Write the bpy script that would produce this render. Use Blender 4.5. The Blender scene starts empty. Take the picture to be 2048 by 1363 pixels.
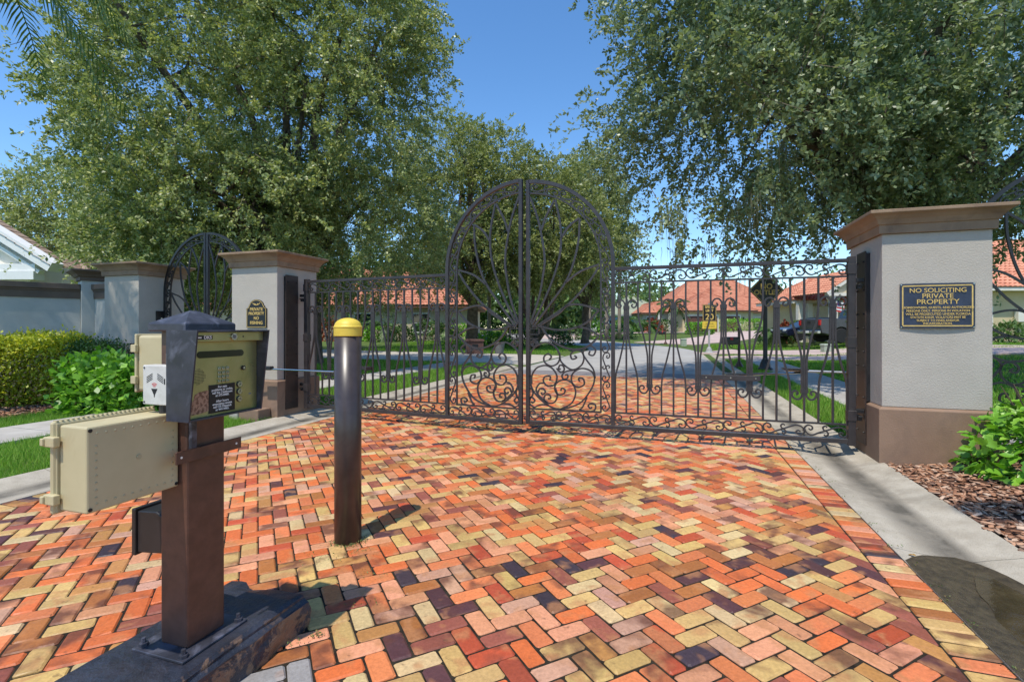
import bpy, bmesh, math, random
import numpy as np
from mathutils import Vector, Matrix, noise as mnoise
random.seed(7)
RNG = np.random.default_rng(7)
sc = bpy.context.scene
col = sc.collection
R = math.radians
PI = math.pi

# ------------------------------------------------------------------ camera, sky, sun, exposure
cam_d = bpy.data.cameras.new('camera')
cam = bpy.data.objects.new('camera', cam_d)
col.objects.link(cam)
cam_d.sensor_width = 36.0
cam_d.lens = 17.58
cam_d.shift_y = -0.01245
cam_d.clip_start = 0.05
cam_d.clip_end = 3000
cam.location = (0, 0, 1.35)
cam.rotation_euler = (R(90), 0, 0)
sc.camera = cam

SUN_EL, SUN_X, SUN_Y = R(65), -0.43, -0.90
wd = bpy.data.worlds.new('World')
sc.world = wd
wd.use_nodes = True
nt = wd.node_tree
nt.nodes.clear()
sky = nt.nodes.new('ShaderNodeTexSky')
sky.sky_type = 'NISHITA'
sky.sun_disc = False
sky.sun_elevation = SUN_EL
sky.sun_rotation = math.atan2(SUN_X, SUN_Y)
sky.altitude = 0
sky.air_density = 1.0
sky.dust_density = 0.1
sky.ozone_density = 3.5
bg = nt.nodes.new('ShaderNodeBackground')
bg.inputs['Strength'].default_value = 0.15
wo = nt.nodes.new('ShaderNodeOutputWorld')
hs = nt.nodes.new('ShaderNodeHueSaturation')
hs.inputs['Saturation'].default_value = 1.18
nt.links.new(sky.outputs[0], hs.inputs['Color'])
nt.links.new(hs.outputs[0], bg.inputs[0])
nt.links.new(bg.outputs[0], wo.inputs[0])
sd = bpy.data.lights.new('sun', 'SUN')
sd.energy = 3.1
sd.angle = R(0.53)
sd.color = (1.0, 0.935, 0.83)
sun = bpy.data.objects.new('sun', sd)
col.objects.link(sun)
_h = math.hypot(SUN_X, SUN_Y)
sdir = Vector((SUN_X / _h * math.cos(SUN_EL), SUN_Y / _h * math.cos(SUN_EL), math.sin(SUN_EL)))
sun.rotation_euler = (-sdir).to_track_quat('-Z', 'Y').to_euler()
sun.location = sdir * 60
sc.view_settings.view_transform = 'Standard'
sc.view_settings.look = 'None'
sc.view_settings.exposure = 0.58
sc.view_settings.gamma = 1.0
sc.render.engine = 'CYCLES'
sc.cycles.use_denoising = True
sc.cycles.max_bounces = 8
sc.cycles.transparent_max_bounces = 8

# ------------------------------------------------------------------ helpers
A = R(-18)                      # drive frame: u runs along the gate, v into the community
GX, GY = 0.16, 6.43
CU, SU = math.cos(A), math.sin(A)
def W(u, v, z=0.0):
    return Vector((GX + u * CU - v * SU, GY + u * SU + v * CU, z))
def UV(x, y):
    dx, dy = x - GX, y - GY
    return dx * CU + dy * SU, -dx * SU + dy * CU
def ss(a, b, x):
    t = np.clip((x - a) / (b - a), 0, 1)
    return t * t * (3 - 2 * t)
def H(u, v):                    # gentle rise of the lots either side of the street
    return (0.50 * ss(6.5, 15, u) * ss(7, 17, v) + 0.30 * ss(7, 16, -u) * ss(17, 27, v) + 0.75 * ss(34, 62, v)
            + 0.05 * ss(3.9, 4.6, u) + 0.05 * ss(3.9, 4.6, -u))
def HW(x, y):
    return float(H(*UV(x, y)))

class MB:
    def __init__(s):
        s.v = []; s.f = []
    def add(s, vs, fs, M=None):
        b = len(s.v)
        if M is not None:
            vs = [tuple(M @ Vector(p)) for p in vs]
        s.v.extend([tuple(p) for p in vs])
        s.f.extend([tuple(i + b for i in f) for f in fs])
        return s
    def b(s, x0, x1, y0, y1, z0, z1, M=None):
        vs = [(x0, y0, z0), (x1, y0, z0), (x1, y1, z0), (x0, y1, z0), (x0, y0, z1), (x1, y0, z1), (x1, y1, z1), (x0, y1, z1)]
        fs = [(3, 2, 1, 0), (4, 5, 6, 7), (0, 1, 5, 4), (1, 2, 6, 5), (2, 3, 7, 6), (3, 0, 4, 7)]
        return s.add(vs, fs, M)
    def box(s, c, d, rz=0):
        M = Matrix.Translation(c) @ Matrix.Rotation(rz, 4, 'Z')
        return s.b(-d[0] / 2, d[0] / 2, -d[1] / 2, d[1] / 2, -d[2] / 2, d[2] / 2, M)
    def loft(s, rings, cap=True, closed=True):
        n = len(rings[0]); vs = [p for r in rings for p in r]; fs = []
        for i in range(len(rings) - 1):
            for j in range(n if closed else n - 1):
                k = (j + 1) % n
                fs.append((i * n + j, i * n + k, (i + 1) * n + k, (i + 1) * n + j))
        if cap:
            fs.append(tuple(range(n - 1, -1, -1)))
            fs.append(tuple((len(rings) - 1) * n + j for j in range(n)))
        return s.add(vs, fs)
    def rect_stack(s, x0, x1, y0, y1, prof):     # prof: (offset, z)
        return s.loft([[(x0 - o, y0 - o, z), (x1 + o, y0 - o, z), (x1 + o, y1 + o, z), (x0 - o, y1 + o, z)] for o, z in prof])
    def lathe(s, prof, n=24, c=(0, 0, 0)):
        rings = [[(c[0] + r * math.cos(2 * PI * j / n), c[1] + r * math.sin(2 * PI * j / n), c[2] + z) for j in range(n)] for r, z in prof]
        return s.loft(rings)
    def tube(s, pts, r, n=6, cap=True):
        pts = [Vector(p) for p in pts]
        rs = r if isinstance(r, (list, tuple)) else [r] * len(pts)
        t0 = (pts[1] - pts[0]).normalized()
        nv = t0.orthogonal().normalized()
        rings = []
        for i, p in enumerate(pts):
            t = (pts[min(i + 1, len(pts) - 1)] - pts[max(i - 1, 0)]).normalized()
            nv = (nv - t * nv.dot(t))
            nv = nv.normalized() if nv.length > 1e-6 else t.orthogonal().normalized()
            bv = t.cross(nv)
            rings.append([p + (nv * math.cos(2 * PI * j / n) + bv * math.sin(2 * PI * j / n)) * rs[i] for j in range(n)])
        return s.loft(rings, cap)
    def bar(s, pts, h, hy=None, y=0.0):           # square bar swept in the x-z plane
        hy = hy or h
        P = [Vector((p[0], 0, p[1])) for p in pts]
        rings = []
        for i, p in enumerate(P):
            t = (P[min(i + 1, len(P) - 1)] - P[max(i - 1, 0)])
            t = t.normalized() if t.length > 1e-7 else Vector((1, 0, 0))
            m = Vector((-t.z, 0, t.x)) * h
            rings.append([p + m + Vector((0, y - hy, 0)), p - m + Vector((0, y - hy, 0)), p - m + Vector((0, y + hy, 0)), p + m + Vector((0, y + hy, 0))])
        return s.loft(rings)
    def ext(s, poly, y0, y1):                      # polygon in x-z extruded along y
        n = len(poly)
        vs = [(p[0], y0, p[1]) for p in poly] + [(p[0], y1, p[1]) for p in poly]
        fs = [tuple(range(n)), tuple(range(2 * n - 1, n - 1, -1))] + [(j, j + n, (j + 1) % n + n, (j + 1) % n) for j in range(n)]
        return s.add(vs, fs)
    def mesh(s, name, smooth=False, bevel=0, seg=2, fix=True):
        me = bpy.data.meshes.new(name)
        me.from_pydata(s.v, [], s.f)
        if fix or bevel:
            bm = bmesh.new(); bm.from_mesh(me)
            if bevel:
                bmesh.ops.remove_doubles(bm, verts=bm.verts, dist=1e-5)
            bmesh.ops.recalc_face_normals(bm, faces=bm.faces)
            if bevel:
                es = [e for e in bm.edges if len(e.link_faces) == 2 and e.calc_face_angle(0) > 0.5]
                bmesh.ops.bevel(bm, geom=es, offset=bevel, segments=seg, affect='EDGES', profile=0.5, clamp_overlap=True)
            bm.to_mesh(me); bm.free()
        if smooth:
            sm = np.ones(len(me.polygons), dtype=bool)
            me.polygons.foreach_set('use_smooth', sm)
        me.update()
        return me
    def build(s, name, m, parent=None, smooth=False, bevel=0, seg=2, loc=None, rz=0):
        return obj(name, s.mesh(name, smooth, bevel, seg), m, parent, loc, rz)

def obj(name, me, m, parent=None, loc=None, rz=0):
    o = bpy.data.objects.new(name, me)
    col.objects.link(o)
    if m is not None and len(me.materials) == 0:
        me.materials.append(m)
    if parent is not None:
        o.parent = parent
    if loc is not None:
        o.location = loc
    if rz:
        o.rotation_euler = (0, 0, rz)
    return o
def tag(o, label=None, cat=None, group=None, kind=None):
    if label: o['label'] = label
    if cat: o['category'] = cat
    if group: o['group'] = group
    if kind: o['kind'] = kind
    return o
def thing(name, label, cat, loc=(0, 0, 0), rz=0, group=None):
    o = bpy.data.objects.new(name, None)
    col.objects.link(o)
    o.empty_display_size = 0.2
    o.location = loc
    o.rotation_euler = (0, 0, rz)
    return tag(o, label, cat, group)
def cr(pts, n=6):                                  # Catmull-Rom through 2-D or 3-D points
    P = np.array(pts, float)
    P = np.vstack([2 * P[0] - P[1], P, 2 * P[-1] - P[-2]])
    out = []
    for i in range(1, len(P) - 2):
        for k in range(n):
            t = k / n
            a, b, c, d = P[i - 1], P[i], P[i + 1], P[i + 2]
            out.append(0.5 * (2 * b + (c - a) * t + (2 * a - 5 * b + 4 * c - d) * t * t + (3 * b - a - 3 * c + d) * t ** 3))
    out.append(P[-2])
    return [tuple(p) for p in out]
def spiral(cx, cz, r0, a0, turns, r1=None, n=20):
    r1 = r0 * 0.25 if r1 is None else r1
    return [(cx + (r0 + (r1 - r0) * i / n) * math.cos(a0 + 2 * PI * turns * i / n),
             cz + (r0 + (r1 - r0) * i / n) * math.sin(a0 + 2 * PI * turns * i / n)) for i in range(n + 1)]
def npmesh(name, V, F):                            # V (n,3), F (m,k) with constant k
    me = bpy.data.meshes.new(name)
    V = np.ascontiguousarray(V, dtype=np.float32); F = np.ascontiguousarray(F, dtype=np.int32)
    k = F.shape[1]
    me.vertices.add(len(V)); me.vertices.foreach_set('co', V.ravel())
    me.loops.add(F.size); me.loops.foreach_set('vertex_index', F.ravel())
    me.polygons.add(len(F))
    me.polygons.foreach_set('loop_start', np.arange(0, F.size, k, dtype=np.int32))
    me.polygons.foreach_set('loop_total', np.full(len(F), k, dtype=np.int32))
    me.update(calc_edges=True)
    return me

# ------------------------------------------------------------------ materials
def s2l(c):
    return tuple(((x / 255) / 12.92 if x / 255 <= 0.04045 else ((x / 255 + 0.055) / 1.055) ** 2.4) for x in c) + (1.0,)
def newmat(name):
    m = bpy.data.materials.new(name); m.use_nodes = True
    t = m.node_tree; t.nodes.clear()
    o = t.nodes.new('ShaderNodeOutputMaterial'); p = t.nodes.new('ShaderNodeBsdfPrincipled')
    t.links.new(p.outputs[0], o.inputs[0])
    return m, t, p, o
def nz(t, scale, detail=4, rough=0.55, coord='Object', dist=0.0, vec=None):
    if vec is None:
        if coord == 'World':
            vec = t.nodes.new('ShaderNodeNewGeometry').outputs['Position']
        else:
            vec = t.nodes.new('ShaderNodeTexCoord').outputs[coord]
    n = t.nodes.new('ShaderNodeTexNoise')
    n.inputs['Scale'].default_value = scale; n.inputs['Detail'].default_value = detail
    n.inputs['Roughness'].default_value = rough; n.inputs['Distortion'].default_value = dist
    t.links.new(vec, n.inputs['Vector'])
    return n.outputs['Fac']
def ramp(t, fac, stops):
    r = t.nodes.new('ShaderNodeValToRGB')
    e = r.color_ramp.elements
    while len(e) > 1: e.remove(e[-1])
    e[0].position = stops[0][0]; e[0].color = stops[0][1]
    for p, c in stops[1:]:
        k = e.new(p); k.color = c
    t.links.new(fac, r.inputs[0])
    return r.outputs[0]
def mixc(t, fac, a, b, mode='MIX'):
    m = t.nodes.new('ShaderNodeMix'); m.data_type = 'RGBA'; m.blend_type = mode
    for s, v in ((m.inputs[0], fac), (m.inputs[6], a), (m.inputs[7], b)):
        if hasattr(v, 'links'): t.links.new(v, s)
        else: s.default_value = v
    return m.outputs[2]
def bump(t, p, h, strength=0.3, dist=0.01, prev=None):
    b = t.nodes.new('ShaderNodeBump')
    b.inputs['Strength'].default_value = strength; b.inputs['Distance'].default_value = dist
    t.links.new(h, b.inputs['Height'])
    if prev is not None: t.links.new(prev, b.inputs['Normal'])
    t.links.new(b.outputs[0], p.inputs['Normal'])
    return b.outputs[0]
MATS = {}
def mat(name, c1, c2=None, scale=4, rough=0.6, metal=0, bs=0, bscale=60, bdist=0.004, c3=None, s3=0.7, coord='Object', spec=0.5, rvar=0.0, lo=0.35, hi=0.65):
    if name in MATS: return MATS[name]
    m, t, p, o = newmat(name)
    c1 = s2l(c1)
    if c2 is None:
        p.inputs['Base Color'].default_value = c1
    else:
        f = nz(t, scale, 5, 0.6, coord)
        c = ramp(t, f, [(lo, c1), (hi, s2l(c2))])
        if c3 is not None:
            f3 = nz(t, s3, 6, 0.65, coord, 0.6)
            k = ramp(t, f3, [(0.52, (0, 0, 0, 1)), (0.68, (1, 1, 1, 1))])
            c = mixc(t, k, c, s2l(c3))
        t.links.new(c, p.inputs['Base Color'])
    p.inputs['Roughness'].default_value = rough
    p.inputs['Metallic'].default_value = metal
    p.inputs['Specular IOR Level'].default_value = spec
    if rvar:
        rr = ramp(t, nz(t, scale * 2.3, 4, 0.6, coord), [(0.3, (rough - rvar,) * 3 + (1,)), (0.7, (min(1, rough + rvar),) * 3 + (1,))])
        t.links.new(rr, p.inputs['Roughness'])
    if bs:
        bump(t, p, nz(t, bscale, 4, 0.6, coord), bs, bdist)
    MATS[name] = m
    return m
def leafmat(name, cols, rough=0.42, trans=0.28, spec=0.5, hue=None):
    m, t, p, o = newmat(name)
    g = t.nodes.new('ShaderNodeNewGeometry')
    n = len(cols)
    c = ramp(t, g.outputs['Random Per Island'], [((i + 0.5) / n, s2l(x)) for i, x in enumerate(cols)])
    t.links.new(c, p.inputs['Base Color'])
    p.inputs['Roughness'].default_value = rough
    p.inputs['Specular IOR Level'].default_value = spec
    tr = t.nodes.new('ShaderNodeBsdfTranslucent')
    tc = mixc(t, 1.0, c, (1.15, 1.2, 0.65, 1), 'MULTIPLY')
    t.links.new(tc, tr.inputs[0])
    mx = t.nodes.new('ShaderNodeMixShader'); mx.inputs[0].default_value = trans
    t.links.new(p.outputs[0], mx.inputs[1]); t.links.new(tr.outputs[0], mx.inputs[2])
    t.links.new(mx.outputs[0], o.inputs[0])
    MATS[name] = m
    return m
M_stucco = mat('stucco_white', (172, 164, 152), (182, 174, 162), 2.0, 0.85, bs=0.8, bscale=70, bdist=0.006, c3=(162, 157, 150), s3=0.9)
M_stuccoG = mat('stucco_wall', (176, 178, 172), (186, 187, 181), 1.2, 0.88, bs=0.4, bscale=60, bdist=0.005, c3=(158, 163, 160), s3=0.6)
M_plinth = mat('stucco_brown', (130, 104, 84), (142, 115, 94), 3.0, 0.85, bs=0.5, bscale=75, bdist=0.006, c3=(122, 99, 82), s3=1.6)
M_cap = mat('cap_brown', (136, 112, 90), (150, 126, 102), 4.0, 0.8, bs=0.25, bscale=90, bdist=0.003, c3=(118, 96, 78), s3=2.2)
M_capd = mat('cap_dark', (92, 80, 70), (106, 92, 80), 3.0, 0.8, bs=0.3, bscale=60)
M_iron = mat('iron_bronze', (42, 38, 39), (56, 50, 50), 9.0, 0.42, 0.0, bs=0.15, bscale=120, bdist=0.002, spec=0.6, rvar=0.1)
M_ironb = mat('iron_black', (26, 26, 28), (38, 37, 38), 7.0, 0.42, 0.0, bs=0.15, bscale=120, bdist=0.002, spec=0.55)
M_conc = mat('concrete', (158, 154, 146), (176, 172, 163), 5.0, 0.85, bs=0.35, bscale=140, bdist=0.003, c3=(132, 127, 118), s3=0.8, coord='World', spec=0.3)
M_walk = mat('sidewalk_concrete', (166, 160, 152), (182, 177, 169), 3.0, 0.9, bs=0.3, bscale=120, bdist=0.003, c3=(146, 141, 133), s3=0.5, coord='World', spec=0.25)
M_road = mat('road_concrete', (158, 155, 150), (172, 169, 163), 1.5, 0.92, bs=0.25, bscale=90, bdist=0.003, c3=(144, 140, 134), s3=0.25, coord='World', spec=0.25)
M_drivepink = mat('driveway_pink', (182, 160, 150), (198, 176, 166), 2.5, 0.9, bs=0.2, bscale=80, c3=(166, 148, 140), s3=0.5, coord='World', spec=0.25)
M_ground = mat('lawn_ground', (74, 92, 46), (96, 114, 58), 3.0, 0.95, bs=0.6, bscale=30, bdist=0.02, c3=(64, 80, 42), s3=0.3, coord='World', spec=0.1)
M_soil = mat('joint_soil', (30, 26, 21), (54, 48, 38), 20.0, 0.95, bs=0.6, bscale=200, bdist=0.003, coord='World', spec=0.2)
M_mulchbase = mat('mulch_soil', (62, 44, 36), (92, 66, 52), 12, 0.95, bs=0.8, bscale=60, bdist=0.01, coord='World', spec=0.15)
M_white = mat('white_paint', (226, 226, 222), (234, 234, 230), 2, 0.6)
M_gold = mat('gold_lettering', (200, 168, 92), (214, 184, 110), 30, 0.45)
M_black = mat('black_enamel', (22, 22, 25), (30, 30, 33), 6, 0.4)
M_navy = mat('navy_enamel', (40, 46, 62), (52, 60, 80), 9, 0.38, bs=0.05, bscale=60)
M_steel = mat('steel_bright', (190, 190, 188), (205, 205, 203), 40, 0.25, 1.0)
M_glass = mat('window_glass', (26, 34, 42), (38, 48, 56), 1.0, 0.06, spec=0.8)
M_bark = mat('oak_bark', (84, 74, 64), (118, 106, 92), 5, 0.95, bs=0.9, bscale=18, bdist=0.03, c3=(66, 60, 52), s3=2, spec=0.2)
M_palmbark = mat('palm_bark', (128, 116, 102), (156, 144, 128), 4, 0.95, bs=0.6, bscale=14, bdist=0.02, spec=0.2)
# ------------------------------------------------------------------ ground, road, paths
def grid_lines(parts):
    return np.unique(np.round(np.concatenate(parts), 3))
gu = grid_lines([np.linspace(-40, 40, 81), [-3.9, -3.72, -4.6, 3.9, 3.72, 4.6, -4.2, 4.2, -900, -400, -150, -80, -55, 55, 80, 150, 400, 900]])
gv = grid_lines([np.linspace(-16, 72, 89), [10.95, 11.02, -60, -200, -700, 100, 150, 300, 700, 1500]])
UU, VV = np.meshgrid(gu, gv, indexing='ij')
ZZ = H(UU, VV) - 0.022
ZZ[(np.abs(UU) < 3.8) & (VV < 11.0)] = -0.14
XX = GX + UU * CU - VV * SU; YY = GY + UU * SU + VV * CU
nu, nv = UU.shape
idx = np.arange(nu * nv).reshape(nu, nv)
Fq = np.stack([idx[:-1, :-1], idx[1:, :-1], idx[1:, 1:], idx[:-1, 1:]], -1).reshape(-1, 4)
tag(obj('ground', npmesh('ground', np.stack([XX, YY, ZZ], -1).reshape(-1, 3), Fq), M_ground), kind='structure')

def ribbon_mesh(path, w0, w1, lift, nacross=2, skirt=0.12, prof=None):
    """strip draped on the terrain along a (u,v) path, from w0 left to w1 right of it"""
    P = [Vector(p) for p in path]
    mb = MB(); rings = []
    for i, p in enumerate(P):
        t = (P[min(i + 1, len(P) - 1)] - P[max(i - 1, 0)]).normalized()
        n = Vector((t.y, -t.x))
        ring = []
        offs = [w0 + (w1 - w0) * k / (nacross - 1) for k in range(nacross)] if prof is None else [q[0] for q in prof]
        zs = [0] * nacross if prof is None else [q[1] for q in prof]
        top = []
        for o, dz in zip(offs, zs):
            q = p + n * o
            top.append(W(q.x, q.y, float(H(q.x, q.y)) * (1 if prof is None else 0) + lift + dz))
        ring = [top[0] - Vector((0, 0, skirt))] + top + [top[-1] - Vector((0, 0, skirt))]
        rings.append(ring)
    mb.loft(rings, cap=True, closed=True)
    return mb
def arc_path(cx, cy, r, a0, a1, n):
    return [(cx + r * math.cos(a0 + (a1 - a0) * i / n), cy + r * math.sin(a0 + (a1 - a0) * i / n)) for i in range(n + 1)]
road_path = [(0, 8.02 + i * 1.5) for i in range(10)] + arc_path(-24, 22.5, 24, 0, R(78), 22)
tag(ribbon_mesh(road_path, -3.12, 3.12, 0.006, 5).build('road', M_road), kind='structure')
tag(ribbon_mesh([(0, 8.06), (0, 9.3)], -3.1, 3.1, 0.011, 5, 0.01).build('asphalt_strip', mat('asphalt_patch', (118, 112, 112), (132, 126, 125), 4, 0.9, bs=0.4, bscale=120, coord='World')), kind='structure')
tag(ribbon_mesh([(-3.3 - i * 2, 14.7 + 0.02 * i * i) for i in range(18)], -3.0, 3.0, 0.004, 5).build('side_street', mat('side_street_concrete', (176, 168, 156), (192, 184, 172), 1.6, 0.92, bs=0.25, bscale=90, c3=(158, 150, 140), s3=0.3, coord='World', spec=0.25)), kind='structure')
# valley gutters in slabs
GPR = [(-0.345, 0.0), (-0.18, -0.022), (-0.02, -0.040), (0.05, -0.042), (0.16, -0.012), (0.345, 0.03)]
def gutter(name, sgn, v0, v1, curve=False):
    root = ribbon_mesh([(sgn * 3.452, v0), (sgn * 3.452, v1)], -0.34, 0.34, -0.085, 2, 0.05).build(name, M_soil)
    tag(root, kind='structure')
    v = v0
    prof = GPR if sgn > 0 else [(-o, z) for o, z in reversed(GPR)]
    while v < v1 - 0.2:
        e = min(v + 3.05, v1)
        n = 6
        ribbon_mesh([(sgn * 3.452, v + 0.004 + (e - v - 0.008) * i / n) for i in range(n + 1)], 0, 0, 0.0, 6, 0.07, prof).build('concrete_slab', M_gut, root)
        v = e
    return root
# concrete with wet stain along the valley
def gutmat():
    m, t, p, o = newmat('gutter_concrete')
    f = nz(t, 6, 6, 0.65, 'World')
    c = ramp(t, f, [(0.3, s2l((160, 150, 133))), (0.7, s2l((186, 177, 160)))])
    f2 = nz(t, 1.1, 6, 0.7, 'World', 0.8)
    c = mixc(t, ramp(t, f2, [(0.5, (0, 0, 0, 1)), (0.72, (0.75, 0.75, 0.75, 1))]), c, s2l((118, 110, 96)))
    f3 = nz(t, 190, 2, 0.5, 'World')
    c = mixc(t, ramp(t, f3, [(0.58, (0, 0, 0, 1)), (0.66, (0.5, 0.5, 0.5, 1))]), c, s2l((96, 92, 84)))
    g = t.nodes.new('ShaderNodeNewGeometry'); sx = t.nodes.new('ShaderNodeSeparateXYZ')
    t.links.new(g.outputs['Position'], sx.inputs[0])
    mr = t.nodes.new('ShaderNodeMapRange'); mr.inputs[1].default_value = -0.020; mr.inputs[2].default_value = -0.039
    t.links.new(sx.outputs[2], mr.inputs[0])
    mu = t.nodes.new('ShaderNodeMath'); mu.operation = 'MULTIPLY'
    t.links.new(mr.outputs[0], mu.inputs[0]); t.links.new(ramp(t, nz(t, 3, 5, 0.7, 'World'), [(0.3, (0.35,) * 3 + (1,)), (0.6, (0.95,) * 3 + (1,))]), mu.inputs[1])
    c = mixc(t, mu.outputs[0], c, s2l((84, 79, 70)))
    t.links.new(c, p.inputs['Base Color'])
    p.inputs['Roughness'].default_value = 0.85; p.inputs['Specular IOR Level'].default_value = 0.3
    bump(t, p, nz(t, 150, 4, 0.6, 'World'), 0.5, 0.004)
    return m
M_gut = gutmat()
gutter('gutter_right', 1, -8.60, 24.4)
gutter('gutter_left', -1, -9.15, 11.0)
# shallow standing water in the right gutter
def puddle():
    m, t, p, o = newmat('puddle_water')
    c = ramp(t, nz(t, 5, 5, 0.6, 'World', 0.5), [(0.3, s2l((52, 45, 32))), (0.7, s2l((92, 80, 56)))])
    t.links.new(c, p.inputs['Base Color'])
    p.inputs['Roughness'].default_value = 0.06
    p.inputs['IOR'].default_value = 1.33
    p.inputs['Alpha'].default_value = 0.72
    bump(t, p, nz(t, 14, 3, 0.5, 'World'), 0.12, 0.01)
    V = []
    n = 40
    lft, rgt = [], []
    for i in range(n + 1):
        v = -5.6 + 2.9 * i / n
        k = 1 - max(0, (v + 3.6) / 0.9)
        w = max(0.02, min(1, max(0, k))) ** 0.5 * (1 + 0.2 * mnoise.noise(Vector((v * 2.2, 3, 0))))
        lft.append((3.475 - 0.26 * w + 0.03 * mnoise.noise(Vector((v * 5, 0, 0))), v))
        rgt.append((3.475 + 0.115 * w + 0.02 * mnoise.noise(Vector((v * 5, 9, 0))), v))
    pts = [W(a, b, -0.0195) for a, b in lft] + [W(a, b, -0.0195) for a, b in reversed(rgt)]
    vs = [tuple(q) for q in pts]
    fs = [(i, i + 1, 2 * n - i, 2 * n + 1 - i) for i in range(n)]
    tag(MB().add(vs, fs).build('puddle_water', m), kind='structure')
    # damp rim left by the water on the concrete
    m2 = mat('damp_concrete', (54, 46, 34), (82, 71, 52), 22, 0.45, bs=0.9, bscale=150, coord='World')
    rngs = []
    for i in range(n + 1):
        v = -5.6 + 3.15 * i / n
        w = min(1.0, max(0.0, (1 - max(0, (v + 2.95) / 0.5)))) ** 0.45 * (1 + 0.18 * mnoise.noise(Vector((v * 3.2, 7, 0))))
        row = []
        for k in range(9):
            o = -0.3445 * min(1, w * 1.3) + (0.3445 * min(1, w * 1.3) + 0.17 * w + 0.05 * w * mnoise.noise(Vector((v * 4.5, 2, 0))) + 0.02 * w * mnoise.noise(Vector((v * 15, 2, 0)))) * k / 8
            zz = np.interp(o, [q[0] for q in GPR], [q[1] for q in GPR]) + 0.0022
            row.append(W(3.452 + o + (0.012 * mnoise.noise(Vector((v * 6, k, 0))) if 0 < k < 8 else 0), v, float(zz)))
        rngs.append(row)
    tag(MB().loft(rngs, cap=False, closed=False).build('damp_patch', m2), kind='structure')
puddle()
# sidewalks in slabs, driveways
def slabwalk(name, u0, u1, v0, v1, step=1.5, m=None):
    root = ribbon_mesh([((u0 + u1) / 2, v0 + (v1 - v0) * i / 20) for i in range(21)], -(u1 - u0) / 2 + 0.01, (u1 - u0) / 2 - 0.01, -0.012, 2, 0.03).build(name, M_soil)
    tag(root, kind='structure')
    v = v0
    while v < v1 - 0.1:
        e = min(v + step, v1)
        ribbon_mesh([((u0 + u1) / 2, v + 0.006 + (e - v - 0.012) * i / 2) for i in range(3)], -(u1 - u0) / 2, (u1 - u0) / 2, 0.016 + random.uniform(-0.002, 0.002), 3, 0.05).build('slab', m or M_walk, root)
        v = e
slabwalk('sidewalk_left', -6.45, -5.35, -8, 11.6)
slabwalk('sidewalk_right', 4.55, 5.7, 0.9, 17.4)
def drive(name, path, w, m=M_drivepink, lift=0.02):
    tag(ribbon_mesh(cr(path, 8), -w, w, lift, 4, 0.08).build(name, m), kind='structure')
drive('driveway_near', [(3.8, 18.0), (7, 17.9), (12, 17.4), (22, 16.6)], 1.5)
drive('driveway_truck', [(3.8, 24.5), (8, 22.6), (14, 20.8), (26, 18.6)], 2.4, lift=0.026)
drive('driveway_brown_garage', [(0.9, 38), (6, 46), (9, 54), (8.0, 64)], 3.0, lift=0.03)
drive('driveway_far_left', [(-10, 42), (-9, 50), (-4, 60), (4, 72)], 2.2, lift=0.034)

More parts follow.
